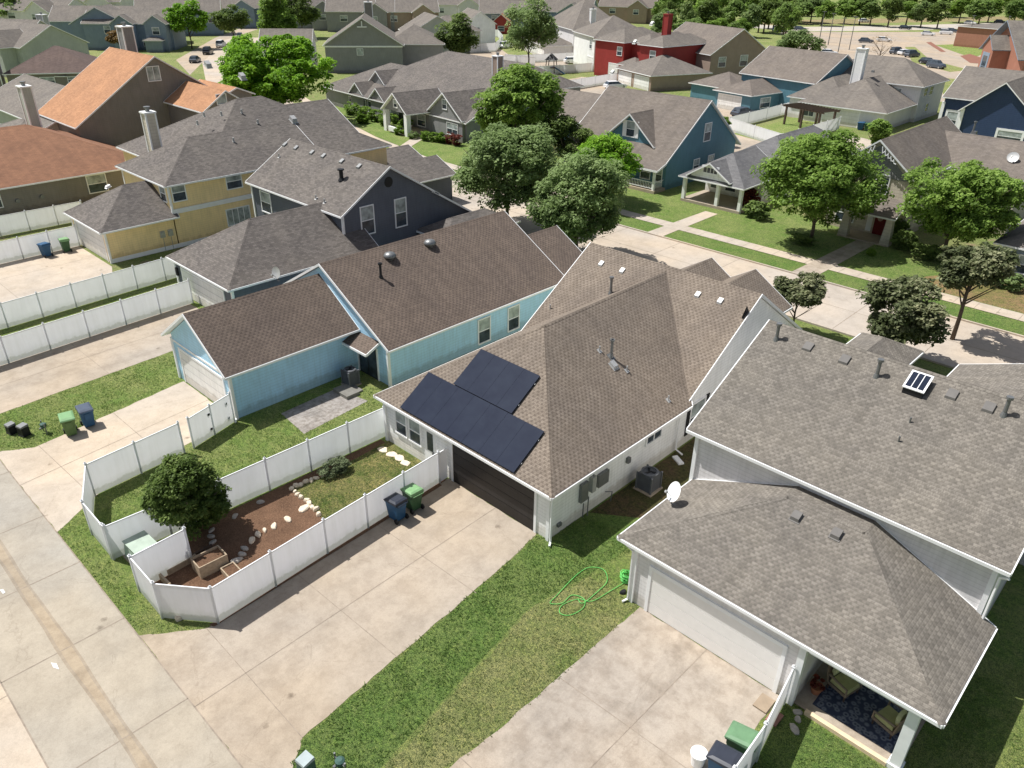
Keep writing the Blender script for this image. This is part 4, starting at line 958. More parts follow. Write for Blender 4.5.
# utility boxes
def pedestal(label, x, y, h_, wd, body, top, rz=0):
    t = empty('utility_pedestal', (x, y, 0), rz, label, 'utility pedestal', 'utility pedestals on the verges')
    m = MB(); m.box(-wd/2, wd/2, -wd/2, wd/2, 0, h_); m.box(-wd/2-.02, wd/2+.02, -wd/2-.02, wd/2+.02, .0, .08); m.build('cabinet', body, t)
    a = wd/2+.015; m = MB(); m.hexa([(-a, -a, h_), (a, -a, h_), (a, a, h_), (-a, a, h_)], [(-a*.92, -a*.92, h_+.08), (a*.92, -a*.92, h_+.08), (a*.92, a*.92, h_+.11), (-a*.92, a*.92, h_+.11)]); m.build('cap', top, t); return t
PG = plain('pedestal_green', (.06, .12, .1, 1), .5); PT = plain('pedestal_top', (.36, .42, .42, 1), .5)
pedestal('dark green utility pedestal with pale cap at the bottom verge', -15.15, 6.75, .85, .42, PG, PT, .1)
pedestal('black utility pedestal with grey cap beside the pipes by the blue house verge', -43.0, 7.15, .55, .42, BLACK, METAL, .3)
pedestal('second dark utility pedestal at the left picture edge of the verge', -43.7, 6.75, .5, .4, BLACK, METAL, .2)
def riser(label, x, y, sc=1):
    t = empty('utility_riser', (x, y, 0), 0, label, 'pipe riser', 'pipe risers on the verges')
    m = MB(); m.tube([(-.3*sc, 0, 0), (-.3*sc, 0, .7*sc)], .035, 6); m.tube([(.3*sc, 0, 0), (.3*sc, 0, .75*sc)], .035, 6); m.tube([(-.3*sc, 0, .55*sc), (.3*sc, 0, .55*sc)], .03, 6); m.build('pipe', METAL, t)
    m = MB(); m.lathe((0, 0, .38*sc), [(.1, 0), (.16, .06), (.16, .22), (.08, .27)], 12); m.build('meter', PG, t)
    m = MB(); m.tube([(-.12, -.05, .3*sc), (-.12, -.2, .3*sc)], .06, 8); m.build('valve', METAL, t); return t
riser('green meter riser with pale pipes on the bottom verge', -14.55, 7.6, .95)
riser('thin metal pipe riser with meter on verge left of the green bin', -42.45, 8.0, .95)
m = MB((-29.0, 7.5, 0)); x, y = -28.75, 7.45
t = empty('transformer', (x, y, 0), R(2), 'pale green transformer box wedged between the two white fences', 'transformer')
m = MB(); m.box(-.85, .85, -.55, .55, 0, .12); m.build('pad', CONCD, t)
m = MB(); m.hexa([(-.75, -.5, .12), (.75, -.5, .12), (.75, .5, .12), (-.75, .5, .12)], [(-.75, -.4, .8), (.75, -.4, .8), (.75, .5, .85), (-.75, .5, .85)]); m.build('cabinet', plain('transformer_green', (.33, .42, .34, 1), .5), t)
m = MB(); m.box(-.78, .78, -.45, .53, .85, .89); m.build('lid', plain('transformer_lid', (.4, .48, .4, 1), .5), t)

# ---- garden inside the zigzag fence
gm = [W(134, 590), W(168, 612), W(208, 600)]
sheet('mulch_bed', [(-29.3, 8.2), (-27.1, 6.7), (-24.9, 6.65), (-23.35, 8.0), (-23.8, 16), (-23.9, 20.4), (-29.15, 20.4)], .016, MULCH)
sheet('garden_turf', [W(323, 519.5), (-23.95, 20.6), (-28.75, 20.6), W(352, 461), W(323.5, 476.5), W(311, 481), W(291, 489.5), W(297, 495), W(306, 501.5), W(316, 511)], .020, grass('garden_turf_mix', (.1, .14, .035, 1), (.27, .24, .1, 1), None, 2, .5))
rr = random.Random(3)
edge = [W(*q) for q in ((323.5, 476.5), (311, 481), (301, 485), (291, 489.5), (297, 495), (306, 501.5), (316, 511), (323, 519))]
i = 0
for a, b in zip(edge, edge[1:]):
    L = math.hypot(b[0]-a[0], b[1]-a[1]); n = max(2, int(L/.26))
    for k_ in range(n):
        x = a[0]+(b[0]-a[0])*k_/n+rr.uniform(-.05, .05); y = a[1]+(b[1]-a[1])*k_/n+rr.uniform(-.05, .05)
        m = MB((x, y, 0)); m.rock((x, y, .01), rr.uniform(.12, .2), rr.uniform(.1, .15), rr.uniform(.09, .17), i, 7); o = m.build('edging_stone', STONE, loc=(x, y, 0)); i += 1
        tag(o, 'pale rough stone in the curved edging between mulch and garden turf', 'edging stone', 'edging stones of the garden bed')
SP = [(221, 562), (238, 553), (247, 548), (258, 540), (269, 534), (277, 525), (288, 518), (305, 508), (213, 570)]
for i, (u, v) in enumerate([(323, 586-70)]): pass
spx = [((188, 531), .45), ((304, 509), .5), ((288, 520), .38), ((274, 527), .36), ((265, 531), .25), ((258, 535), .32), ((252, 541), .35), ((245, 549), .3), ((242, 555), .3), ((237, 561), .4), ((260, 503), .3), ((235, 517), .3), ((212, 531), .25), ((211, 537), .28), ((213, 543), .28)]
for i, ((u, v), r) in enumerate(spx[1:]):
    x, y = W(u, v); m = MB((x, y, 0)); m.rock((x, y, .016), r*.72, r*.42, .1, 60+i, 8); o = m.build('flat_stone', STONE if i < 6 else STONEG, loc=(x, y, 0))
    tag(o, 'flat irregular stone in the path winding over the mulch bed', 'flat stone', 'flat stones laid across the mulch')
for i, (u, v, r) in enumerate(((183, 604, .3), (195, 592, .33), (211, 601, .3), (178, 612, .28), (196, 610, .22))):
    x, y = W(u-2, v-22, .0); x, y = W(u, v, .3); m = MB((x, y, 0)); m.rock((x, y, .016), r, r*.7, .22, 90+i, 7); o = m.build('rough_stone', STONE, loc=(x, y, 0)); tag(o, 'rough pale rock on the mulch near the wooden planters', 'rock', 'rough rocks between the planters')
for i, (u, v) in enumerate(((383, 450), (392, 455), (399.5, 458.5), (405.5, 463.5))):
    x, y = W(u, v); m = MB((x, y, 0)); m.rock((x, y, .02), .34, .25, .06, 120+i, 8); o = m.build('stepping_stone', STONE, loc=(x, y, 0))
    tag(o, ('first', 'second', 'third', 'last')[i]+' cream stepping stone under the garage windows, counted from the corner', 'stepping stone', 'stepping stones under the windows')
def planter(label, x, y, wx, wy, h_, rz):
    t = empty('planter', (x, y, .016), rz, label, 'planter', 'wooden planters in the mulch')
    for nm, (a, b, c, d) in (('front_board', (-wx, wx, -wy, -wy+.05)), ('rear_board', (-wx, wx, wy-.05, wy)), ('side_board', (-wx, -wx+.05, -wy+.05, wy-.05)), ('side_board', (wx-.05, wx, -wy+.05, wy-.05))):
        m = MB(); m.box(a, b, c, d, 0, h_); m.build(nm, WOOD, t)
    m = MB(); m.box(-wx+.05, wx-.05, -wy+.05, wy-.05, 0, h_*.8); m.build('soil', MULCH, t)
x, y = W(210, 562, .3); planter('tall square weathered wood planter in the mulch bed', x, y, .42, .62, .6, R(-2))
x, y = W(232, 573, .2); planter('low wood planter against the garden fence', x-.05, y+.05, .5, .3, .25, R(-2))
m = MB(); m.beam(W(167, 572, .2), W(196, 556, .2), .1, .016, .3); tag(m.build('timber_edging', WOOD), 'long weathered timber edging plank across the mulch corner', 'timber')
m = MB(); m.beam(W(157, 572, .25), W(170, 585, .25), .1, .016, .32); tag(m.build('timber_edging', WOOD), 'short weathered timber edging plank by the fence corner', 'timber')
m = MB(); m.beam(W(172, 566, .2), W(212, 545, .2), .1, .016, .25); tag(m.build('timber_edging', DWOOD), 'dark timber edging plank in the shade of the tree', 'timber')
# blue house yard
sheet('patio_slab', [W(281, 413.6), W(304, 434), W(368, 401), W(335.5, 389)], .012, FLAG)
m = MB(); m.box(-35.3, -33.9, 21.6, 22.5, .0, .22); m.box(-35.1, -34.1, 22.5, 22.9, 0, .1); o = m.build('patio_step', plain('step_grey', (.2, .19, .17, 1), .9)); tag(o, 'low grey step block in front of the blue house patio door', 'step')

# ================================================================== near vegetation
x, y = W(190, 545)
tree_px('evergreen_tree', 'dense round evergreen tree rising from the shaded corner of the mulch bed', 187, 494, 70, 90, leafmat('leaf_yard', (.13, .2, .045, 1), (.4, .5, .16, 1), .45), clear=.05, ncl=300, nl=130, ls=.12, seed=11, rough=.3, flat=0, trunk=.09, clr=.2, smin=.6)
bush('low rounded grey green shrub by the fence in the garden', -28.35, 16.9, .62, 1.05, .45, leafmat('leaf_sage', (.1, .13, .06, 1), (.22, .27, .14, 1), .2), seed=12, ncl=40, nl=90, ls=.09)

# ================================================================== across the street
# ---- teal gabled house
h = House('house', 'teal blue gabled house across the street with white shuttered dormer window and corner porch', (-58, 73.5), wall=V_TEAL, roof=S_TAUPE)
zr = h.gable(-61.3, -47.3, 73.9, 88.6, 2.95, .72, axis='x', oh=.9, rl=.3, rh=.3)
h.gable(-56.6, -50.0, 75.0, 80.5, 4.3, .85, axis='y', oh=.35, rl=.45, rh=0)
h.window('-y', 75.0, -53.85, -52.75, 4.9, 6.5)
for a in (-54.4, -52.65):
    m = h.mb(); h.fbox(m, '-y', 75.0, a, a+.45, 0, .05, 4.8, 6.6); h.part('shutter', m, TRIM)
h.window('+x', -47.3, 81.0, 82.3, 4.4, 6.3); h.window('+x', -47.3, 79.5, 80.6, 1.2, 2.5); h.window('+x', -47.3, 82.6, 83.8, 1.2, 2.5)
h.window('-y', 73.9, -50.6, -49.4, .9, 2.4); h.window('-y', 73.9, -48.6, -47.8, .9, 2.4)
h.slab([[(-61.6, 71.6, 2.65), (-46.9, 71.6, 2.65), (-46.9, 73.2, 3.2), (-61.6, 73.2, 3.2)]], fas=.2)
m = h.mb(); m.box(-60.5, -47.2, 71.75, 73.9, 0, .35); h.part('porch_floor', m, CONCD)
for x in (-60.3, -54, -47.5):
    m = h.mb(); m.box(x-.12, x+.12, 71.85, 72.1, .35, 2.65); h.part('porch_post', m, TRIM)
m = h.mb(); m.box(-60.3, -47.5, 71.93, 71.99, 1.15, 1.22)
m.box(-60.3, -47.5, 71.93, 71.99, .5, .56)
for i in range(60): m.box(-60.2+i*.215, -60.16+i*.215, 71.94, 71.98, .5, 1.18)
m.box(-47.53, -47.47, 72.0, 73.8, 1.15, 1.22)
for i in range(8): m.box(-47.52, -47.48, 72.1+i*.21, 72.14+i*.21, .5, 1.18)
h.part('railing', m, TRIM)
for u, v in ((610, 105), (630, 101), (645, 99)):
    x, y = W(u, v, 6.3); h.vent(x, y, 2.95+(y-73)*.72, (0, .72), METALL, .4, .2)
h.done()
# ---- grey roofed porch house
h = House('house', 'low house with blue grey roof and white pillared front porch', (-44, 71.8), wall=V_WHITE, roof=S_SLATE)
h.hip(-43.9, -36.8, 71.9, 80, 2.7, .62, axis='y', oh=.3, lo=True, hi=False, wall=False)
h.gable(-42.9, -38.4, 71.9, 76, 3.0, .62, axis='y', oh=.3, rl=.45, rh=0, z0=2.6)
h.wallbox(-43.7, -36.9, 76.5, 80, 0, 2.7)
h.hip(-44.3, -35.2, 79, 97, 2.75, .62, axis='y', oh=.4)
for x in (-43.6, -39.6, -36.95):
    m = h.mb(); m.box(x-.17, x+.17, 71.85, 72.2, 0, 2.7); h.part('pillar', m, TRIM)
m = h.mb(); m.box(-43.8, -36.8, 71.8, 76.5, 0, .3); h.part('porch_floor', m, CONCD)
h.window('-y', 71.9, -41.5, -39.9, 3.5, 4.0, split=False, blind=False, cols=4, fr=.2)
h.window('-y', 76.5, -43.0, -41.8, .8, 2.3); h.window('-y', 76.5, -41.2, -40.0, .8, 2.3)
m = h.mb(); h.fbox(m, '-y', 76.5, -38.9, -38.0, 0, .05, .3, 2.35); h.part('door', m, BLACK)
for u, v in ((781, 138), (791, 135), (805, 131)):
    x, y = W(u, v, 5); h.vent(x, y, 4.9, (0, 0), METAL, .4, .5)
h.done()
# ---- cream stone house with gingerbread gable
h = House('house', 'cream stone gabled house with red front door and lacy white gable trim', (-27, 75), wall=V_STONE, roof=S_TAUPE)
h.gable(-29.3, -22.0, 75.2, 92, 5.6, .78, axis='y', oh=.35, rl=.5)
h.gable(-25.6, -15.5, 84, 94, 5.4, .45, axis='x', oh=.4, rl=0)
h.window('-y', 75.2, -25.3, -24.2, 4.0, 5.6, cols=2, blind=False)
h.slab([[(-28.6, 72.6, 2.6), (-22.0, 72.6, 2.6), (-22.0, 75.2, 3.7), (-28.6, 75.2, 3.7)]])
h.window('-y', 75.2, -28.3, -26.6, .8, 2.2, cols=2)
m = h.mb(); h.fbox(m, '-y', 75.2, -24.6, -23.6, 0, .06, .15, 2.3); dd = h.part('door', m, plain('door_red', (.16, .015, .015, 1), .4))
m = h.mb(); m.tube([(-24.1, 75.1, 1.7), (-24.1, 75.08, 1.7)], .25, 14); h.part('wreath', m, plain('wreath', (.45, .3, .25, 1), .9), parent=dd)
m = h.mb(); h.fbox(m, '-y', 75.2, -25.3, -24.8, 0, .05, .3, 2.3); h.part('sidelight', m, TRIM)
for x in (-26.4, -22.5):
    m = h.mb(); m.hexa([(x-.45, 72.6, 0), (x+.45, 72.6, 0), (x+.45, 73.4, 0), (x-.45, 73.4, 0)], [(x-.25, 72.75, 2.6), (x+.25, 72.75, 2.6), (x+.25, 73.25, 2.6), (x-.25, 73.25, 2.6)]); h.part('pillar', m, V_STONE)
m = h.mb(); m.box(-26.8, -22.2, 72.5, 75.2, 0, .14); h.part('porch_floor', m, CONCD)
m = h.mb()
for sx in (-1, 1):
    for i in range(5):
        x = -25.65+sx*(.35+i*.3); z = 5.33+4.0*.78-(.35+i*.3)*.78; m.tube([(x, 74.68, z), (x+sx*.1, 74.68, z-.35-.06*(4-i)), (x+sx*.28, 74.68, z-.4)], .05, 5)
h.part('gable_trim', m, TRIM)
h.wm.m = 0
m = h.mb(); m.poly([(-28.9, 75.16, 5.4), (-22.4, 75.16, 5.4), (-25.65, 75.16, 8.2)]); h.part('gable_siding', m, V_GRY)
for u, v, q in ((914, 145, 0), (974, 133, 1), (969, 136, 1)): x, y = W(u, v, 7); h.vent(x, y, 6.9, (0, 0), METALL if not q else METAL, .5, .3)
x, y = W(974, 128, 7.5); h.pipe(x, y, 7, (0, 0), 1.2, .09)
h.done()
x, y = W(1009, 158, 5.4); dish('round satellite dish at the right end of the cream stone house roof', (-17.2, 86.2, 6.2), (-17.2, 86.0, 6.8), (-.1, -.85, .6), .5, METALL)
# ---- house at the right edge with the blue porch wall
h = House('house', 'low blue walled house at the right picture edge beyond the dry lawn', (-13.3, 71.4), wall=V_SLT, roof=S_GREY2)
h.hip(-13.2, 0, 71.6, 84, 2.9, .5, oh=.45); h.corners([(-13.2, 71.6)], 0, 2.9); h.window('-y', 71.6, -11.6, -10.2, .8, 2.2); h.done()
# ---- navy house upper right
h = House('house', 'deep navy house with white edged gable at upper right', (-35, 128), wall=V_DNAVY, roof=S_GREY2)
h.gable(-33.6, -24.6, 128, 140, 4.2, .85, axis='y', oh=.5, rl=.5)
h.gable(-37.5, -15, 132, 146, 5.2, .5, axis='x', oh=.4)
h.corners([(-33.6, 128), (-24.6, 128), (-37.5, 132)], 0, 4.5, .4); h.window('-y', 132, -36.6, -35.2, 1, 3.2, fr=.3)
h.window('-y', 128, -28.4, -25.4, .8, 2.2, fr=.3)
for u, v in ((984, 69), (1000, 71), (1017, 73)): x, y = W(u, v, 7.5); h.vent(x, y, 7.4, (0, 0), METAL, .5, .3)
h.done()

# ================================================================== middle distance, turned with the curving streets
def uvec(rz): return (math.cos(rz), math.sin(rz)), (-math.sin(rz), math.cos(rz))
def far(label, u, v, ze, yaw, blocks, wall, roof, wins=(), gar=(), chim=(), vents=(), trim=None, name='house', cat='house', group=None):
    """u,v: the eave corner nearest the camera, brought to eave height; local frame: x along the front, y away; corner at (0,0)"""
    x, y = W(u, v, ze); rz = R(yaw)
    h = House(name, label, (x, y), rz, wall=wall, roof=roof, trim=trim or TRIM, world=False, cat=cat, group=group)
    for b in blocks:
        kind, a = b[0], b[1:]
        (h.gable if kind == 'g' else h.hip)(*a[:6], **(a[6] if len(a) > 6 else {}))
    for a in wins: h.window(*a[:6], **(a[6] if len(a) > 6 else {}))
    for a in gar: h.garage(*a)
    for a in chim: h.chimney(*a)
    for a in vents: h.vent(*a)
    h.done(); return h
G = lambda x0, x1, y0, y1, ze, p, ax='x', **k_: ('g', x0, x1, y0, y1, ze, p, dict(axis=ax, **k_))
Hh = lambda x0, x1, y0, y1, ze, p, ax=None, **k_: ('h', x0, x1, y0, y1, ze, p, dict(axis=ax, **k_))
# terracotta roofed house (left)
h = House('house', 'dark taupe house with big terracotta roof and tall blank gable wall', (-110, 31), wall=V_TAUPE, roof=S_ORANGE)
h.gable(-109.8, -97.5, 31.0, 51, 5.3, .65, axis='x', oh=.4, rl=.3, rh=.25)
h.window('+x', -97.5, 39.9, 41.3, 9.4, 10.9, split=False, cols=2, glass=METALL)
for u, v in ((120, 51), (130, 54), (141, 57)): x, y = W(u, v, 11.6); h.vent(x, y, 11.3, (0, 0), METAL, .5, .35)
h.chimney(-110.5, 43.5, 8, 14.2, 1.7, 1.3, mat=V_GRY)
h.gable(-97.4, -88, 41.5, 47, 7.0, .65, axis='x', oh=.4, rl=0); h.gable(-101, -92.5, 46, 50, 7.6, .4, axis='x', oh=.3)
h.window('+x', -88, 43.2, 44.3, 7.6, 8.6, split=False, glass=METALL)
h.done()
h = House('house', 'low dark taupe house wing with rust coloured roof at the left edge', (-103, 18), wall=V_TAUPE, roof=S_RUST)
h.hip(-104, -86.4, 15, 34, 2.8, .42, axis='y', oh=.4, lo=False)
h.window('+x', -86.4, 27.0, 28.8, .8, 2.5, cols=1); h.window('+x', -86.4, 18.2, 18.9, 1, 2.4)
for yy in (20.3, 22.5):
    m = h.mb(); m.tube([(-86.4, yy, 1.3), (-86.2, yy, 1.3)], .2, 10); h.part('meter', m, METAL)
h.done()
def far2(label, L, Rr, ze, blocks, wall, roof, **kw):
    a, b = W(*L, ze), W(*Rr, ze)
    return far(label, Rr[0], Rr[1], ze, math.degrees(math.atan2(b[1]-a[1], b[0]-a[0])), blocks(math.hypot(b[0]-a[0], b[1]-a[1])), wall, roof, **kw)
h = far('sage sided house with grey roof and a green chimney at the far left edge', 45, 128, 4.5, 0, [G(-26, -.4, .4, 13, 4.5, .42), Hh(-6, -.8, -3, .5, 4.3, .4)], V_SAGE, S_GREY2, chim=[(3.6, -2.0, 0, 9.6, 1.3, 1.0)])
far2('house with dark brown hip roof and grey chimney behind the terracotta roof', (5, 74), (100, 72), 5.5, lambda L: [Hh(-L, -.4, .4, 13, 5.5, .5)], V_TAUPE, S_PLUM, wins=[('-y', .4, -9, -7, 4, 4.8), ('-y', .4, -5, -2.5, 4, 4.8)], chim=[(-15.5, 1, 3, 8.8, 2, 1.6)])
far('small grey roof corner with solar panel beyond the terracotta roof', 66, 76, 5, 48, [Hh(-8, -.4, .4, 8, 5.0, .5)], V_SAGE, S_SLATE)
far2('pale green gabled house at upper left with three white ridge vents', (22, 43), (69, 37), 5.0, lambda L: [G(-L, -.4, .4, 14, 5.0, .55, 'y'), G(-L-24, -2, 8, 22, 5.3, .45)], V_SAGE, S_GREY2, vents=[(-26, 11, 7, (0, .45), TRIM, .7, .4), (-23, 11, 7, (0, .45), TRIM, .7, .4), (-20, 11, 7, (0, .45), TRIM, .7, .4)], chim=[(-1, 5, 3, 9.5, 1.6, 1.6)])
far2('dusty blue gabled house with broad white trimmed gable at upper left', (70, 24), (127, 24), 6.0, lambda L: [G(-L, -.4, .4, 14, 6, .55, 'y', z0=0), G(-L-8, 8, 9, 23, 6.0, .45)], V_SLT, S_GREY2, wins=[('-y', .4, -6, -4, 1.2, 3.0)])
far('long pale blue town house row with small blue porch roofs at upper left', 172, 24, 6.2, 50, [G(-22, -.4, .4, 12, 6.2, .45), G(-6, -1, -3, 1, 6.4, .7, 'y'), G(-14, -9, -3, 1, 6.4, .7, 'y'), ('h', -6, -2, -5, -2.5, 2.8, .4)], V_SLT, S_GREY2, wins=[('-y', -3, -4.2, -2.6, 4, 5.6), ('-y', -3, -12.2, -10.6, 4, 5.6), ('-y', .4, -8, -7, 1, 2.6), ('-y', .4, -17, -15.5, 4, 5.6)])
far('white and blue two storey house with balcony at top left', 221, 12, 6.5, 60, [G(-24, -.4, .4, 12, 6.5, .5)], V_SLT, S_GREY2, wins=[('-y', .4, -4, -1.5, 3.6, 6), ('-y', .4, -10, -8, 3.6, 6)])
gh = far('grey blue house with large plain gable and small attic bracket', 404, 45.5, 5.5, 51, [G(-16.7, -.4, .4, 15, 5.5, .62, 'y', rl=.6), Hh(-4, 8.5, 4, 20, 5.4, .5)], V_GRY, S_GREY2, wins=[('-y', .4, -10, -8.8, 3.6, 4.8, dict(split=False))], chim=[(-8, 24, 6, 12.5, 1.8, 1.4, V_TAUPE)])
m = MB(); m.box(-16.9, -.3, .28, .42, 5.1, 5.4); gh.part('belt_board', m, TRIM)
m = MB(); m.box(-9.6, -7.6, -.15, -.05, 9.0, 9.2); m.box(-8.7, -8.5, -.15, -.05, 9.1, 10.2); gh.part('gable_bracket', m, TRIM)
far('narrow white walled house beside the big grey gable', 312, 47, 5.0, 51, [G(-11, -.4, .4, 12, 5, .5)], V_WHITE, S_GREY2)
# long low house with dormers
h = House('house', 'long low grey house with three little dormers and an arched porch gable', (-110, 77), R(-6), wall=V_GRY, roof=S_GREY, world=False)
lx = lambda u, v, z: (lambda p: ((p[0]+110)*math.cos(R(6))-(p[1]-77)*math.sin(R(6)), (p[0]+110)*math.sin(R(6))+(p[1]-77)*math.cos(R(6))))(W(u, v, z))
h.hip(-10, 30, .6, 17, 2.8, .46, axis='x', oh=.5, hi=False)
h.hip(-10, 24, 16.5, 28, 4.6, .5, oh=.4)
for gx, y0_, zz, w_ in ((.9, .4, 3.0, 2.0), (7.3, .3, 2.9, 2.0), (2.2, 3.6, 4.5, 2.2)):
    h.gable(gx-w_, gx+w_, y0_, y0_+4.5, zz, .75, axis='y', oh=.25, rl=.25, rh=0)
h.gable(15.6, 21.5, -3.5, 4, 3.1, .75, axis='y', oh=.4, rl=.4, rh=0, wall=False)
h.wm.poly([(15.6, -3.45, 3.1), (21.5, -3.45, 3.1), (18.55, -3.45, 5.3)])
h.gable(21.5, 29.5, .2, 8, 3.0, .72, axis='y', oh=.4, rl=.4, rh=0)
h.window('-y', .2, 25, 26, 4.0, 5.2); h.window('-y', .2, 26, 28.4, .8, 2.3, cols=2); h.window('-y', -3.45, 18.2, 19.0, 3.7, 4.6, fr=.15)
for a in (-2, 0, 2, 4): h.window('-y', .6, a, a+1.2, .6, 2.2, blind=False)
h.window('-y', .6, 9.3, 10.6, .8, 2.2); h.window('-y', .6, 18, 20, .7, 2.3)
m = h.mb(); h.fbox(m, '-y', .6, 13, 14, 0, .05, 0, 2.3); h.part('door', m, BLACK)
for x in (15.8, 21.3):
    m = h.mb(); m.box(x-.35, x+.35, -3.7, -3.0, 0, 3.0); h.part('pillar', m, TRIM)
m = h.mb(); m.box(15.6, 21.5, -3.6, .6, 0, .25); h.part('porch_floor', m, CONCD)
m = h.mb(); m.box(17, 20, -3.9, -3.6, .25, .9); h.part('porch_wall', m, TRIM)
for x, yy in ((4, 10), (9, 12), (12, 8), (17, 12), (23, 9), (25, 11)): h.vent(x, yy, 2.6+min(yy, 17.6-yy+.0)*.42, (0, .42 if yy < 9 else -.42), METAL, .4, .3)
h.chimney(14, 19, 4, 8.6, 1.3, 1.1, mat=V_TAN); h.chimney(30.8, 10, 0, 7.0, 1.2, 1.0, mat=V_SLT)
h.done()
far('teal sided house half hidden behind the street trees', 578, 124, 2.8, 0, [G(-14, -.4, .4, 12, 2.8, .5)], V_TEAL, S_TAUPE)
far('small sage walled house below the curved fence', 466, 33, 5.5, 62, [G(-14, -.4, .4, 14, 5.5, .55, 'y', rl=.5), Hh(-8, 6, 8, 20, 5.4, .5)], V_SAGE, S_GREY2, wins=[('-y', .4, -5, -3, 2.2, 4)])
far('white gabled house with blue windows at the top centre', 497, 24, 5.5, 60, [G(-9, -.4, .4, 16, 5.5, .7, 'y')], V_WHITE, S_GREY2, wins=[('-y', .4, -7, -5, 3, 4.6, dict(blind=False))])
# red and tan group
far2('barn red two storey house with brick chimney and stepped bays', (596, 39), (664, 47), 7.2, lambda L: [Hh(-L, -L*.56, 0, 14, 7.2, .5, 'y'), Hh(-L*.6, -L*.3, 2.5, 17, 7.2, .5, 'y'), Hh(-L*.34, -.4, .2, 15, 7.2, .5, 'y'), Hh(-L*.55, -L*.3, -1.5, 3, 3.2, .5)], V_RED, S_GREY2,
    wins=[('-y', 0, -12.5, -11.2, 4.6, 6.2), ('-y', .2, -3.6, -2.2, 4.4, 6.2), ('-y', 2.5, -8, -7, 4.4, 6)], gar=[('-y', 0, -14.6, -10.4, 2.8)], chim=[(-6.5, 8, 6, 12.4, 1.3, 1.2, V_RED, V_RED)])
far2('white fronted two storey house joined to the left of the barn red house', (573, 31), (594, 37), 7.2, lambda L: [Hh(-L, -.4, .4, 14, 7.2, .5, 'y')], V_WHITE, S_GREY2, gar=[('-y', .4, -4.6, -1, 2.8)], wins=[('-y', .4, -3.6, -2.2, 4.6, 6.2)])
far2('pale house with low garage wing beside the barn red row', (545, 22), (573, 30), 6.6, lambda L: [Hh(-L, -.4, .4, 14, 6.6, .5, 'y'), Hh(-L-1, -1, -7, 1, 3.0, .45)], V_GREYLT, S_GREY2, gar=[('-y', -7, -6.6, -2.4, 2.4)], chim=[(-3, 6, 6, 11, 1.2, 1.2)])
far('dusty blue two storey house with broad gable at top centre', 592, 13, 6.0, 30, [G(-17, -.4, .4, 16, 6, .6, 'x'), G(-11, -2, -3, 4, 6, .6, 'y')], V_SLT, S_GREY2, wins=[('-y', .4, -16, -14, 3.5, 5)])
far('tan brick two storey house with wide plain gable end', 711, 55, 5.6, -21, [G(-19.5, -.4, .4, 15, 5.6, .6, 'x', rh=.3)], V_TAN, S_TAUPE, wins=[('-y', .4, -14, -11, 3.6, 5.2, dict(cols=2)), ('+x', -.4, 2.5, 4.2, 3.2, 5), ('+x', -.4, 8, 9.8, 3.2, 5.2)])
far('low double garage with tan walls and hip roof in front of the tan brick house', 651, 76, 2.9, -22, [Hh(-13, -.4, .4, 14, 2.9, .42)], V_TAN, S_GREY2, gar=[('-y', .4, -6.2, -1.2, 2.3), ('-y', .4, -12.2, -7.6, 2.3)])
far('teal and white house with taupe hip roof behind the white fenced yard', 752, 96, 2.9, -10, [Hh(-8, -.4, .4, 12, 2.9, .42, 'y'), G(-9, 6, 8, 22, 5.0, .55, 'x', rh=.4), Hh(-16, -7, 3, 12, 2.9, .42)], V_TEAL, S_TAUPE,
    gar=[('-y', .4, -7.2, -2.4, 2.3)], wins=[('+x', -.4, 3, 5.5, .7, 2.2)], vents=[(-6, 14.5, 8.45, (0, .55), METAL, .5, .3), (-2, 14.5, 8.45, (0, .55), METAL, .5, .3), (3, 14.5, 8.45, (0, .55), METAL, .5, .3)])
# grey two-storey with tall leaning chimney
h = House('house', 'pale grey two storey house with tall white chimney and wide garage', (-58, 126), wall=V_GREYLT, roof=S_GREY2, trim=TRIM)
h.hip(-56.8, -43.6, 126.3, 146, 2.8, .50, axis='y', oh=.5); h.hip(-60.5, -43.0, 138, 149, 5.5, .55, oh=.5); h.hip(-59.5, -50.5, 127.5, 146, 3.2, .62, axis='y', oh=.4)
h.garage('-y', 126.3, -53.0, -47.4, 2.5); h.window('-y', 138, -47, -46, 3.6, 4.8); h.window('+x', -43.0, 139.5, 141, 3.8, 5.0, blind=False); h.window('+x', -43.0, 142, 143.5, 3.8, 5, blind=False); h.window('+x', -43.0, 142, 143.2, 1.2, 2.4, blind=False)
h.window('-y', 126.3, -56.2, -54.6, .8, 2.3, cols=2)
h.chimney(-52.2, 134.6, 3.5, 10.4, 1.45, 1.0, mat=TRIM)
for u, v in ((885, 57), (890, 58), (899, 61), (873, 71)): x, y = W(u, v, 7.5); h.vent(x, y, 7.3, (0, 0), METAL, .4, .3)
h.done()
# school
h = House('school_building', 'low red brick school building with blue entrance gable at the right edge', (-70, 240), rot=R(-12), wall=BRICK, roof=S_GREY2, world=False, cat='school')
x, y = W(953, 46, 0)
h.root.location = (x, y, 0); h.wallbox(0, 70, 0, 24, 0, 5.5); h.slab([[(-.5, -.5, 5.6), (70, -.5, 5.6), (70, 24, 5.6), (-.5, 24, 5.6)]])
h.hip(14, 60, 22, 60, 6.2, .35, oh=1); h.done()
far('red brick school wing with tall blue framed entrance', 1024, 60, 5.0, -55, [G(-22, -.4, .4, 24, 5, .6, 'y', rl=1.5), G(-15, -9, -3, 3, 6.0, .8, 'y')], BRICK, S_GREY2, trim=V_SLT, name='school_building', cat='school', wins=[('-y', -3, -13.2, -10.8, .2, 4.5, dict(blind=False, fr=.7, trim=V_SLT))])
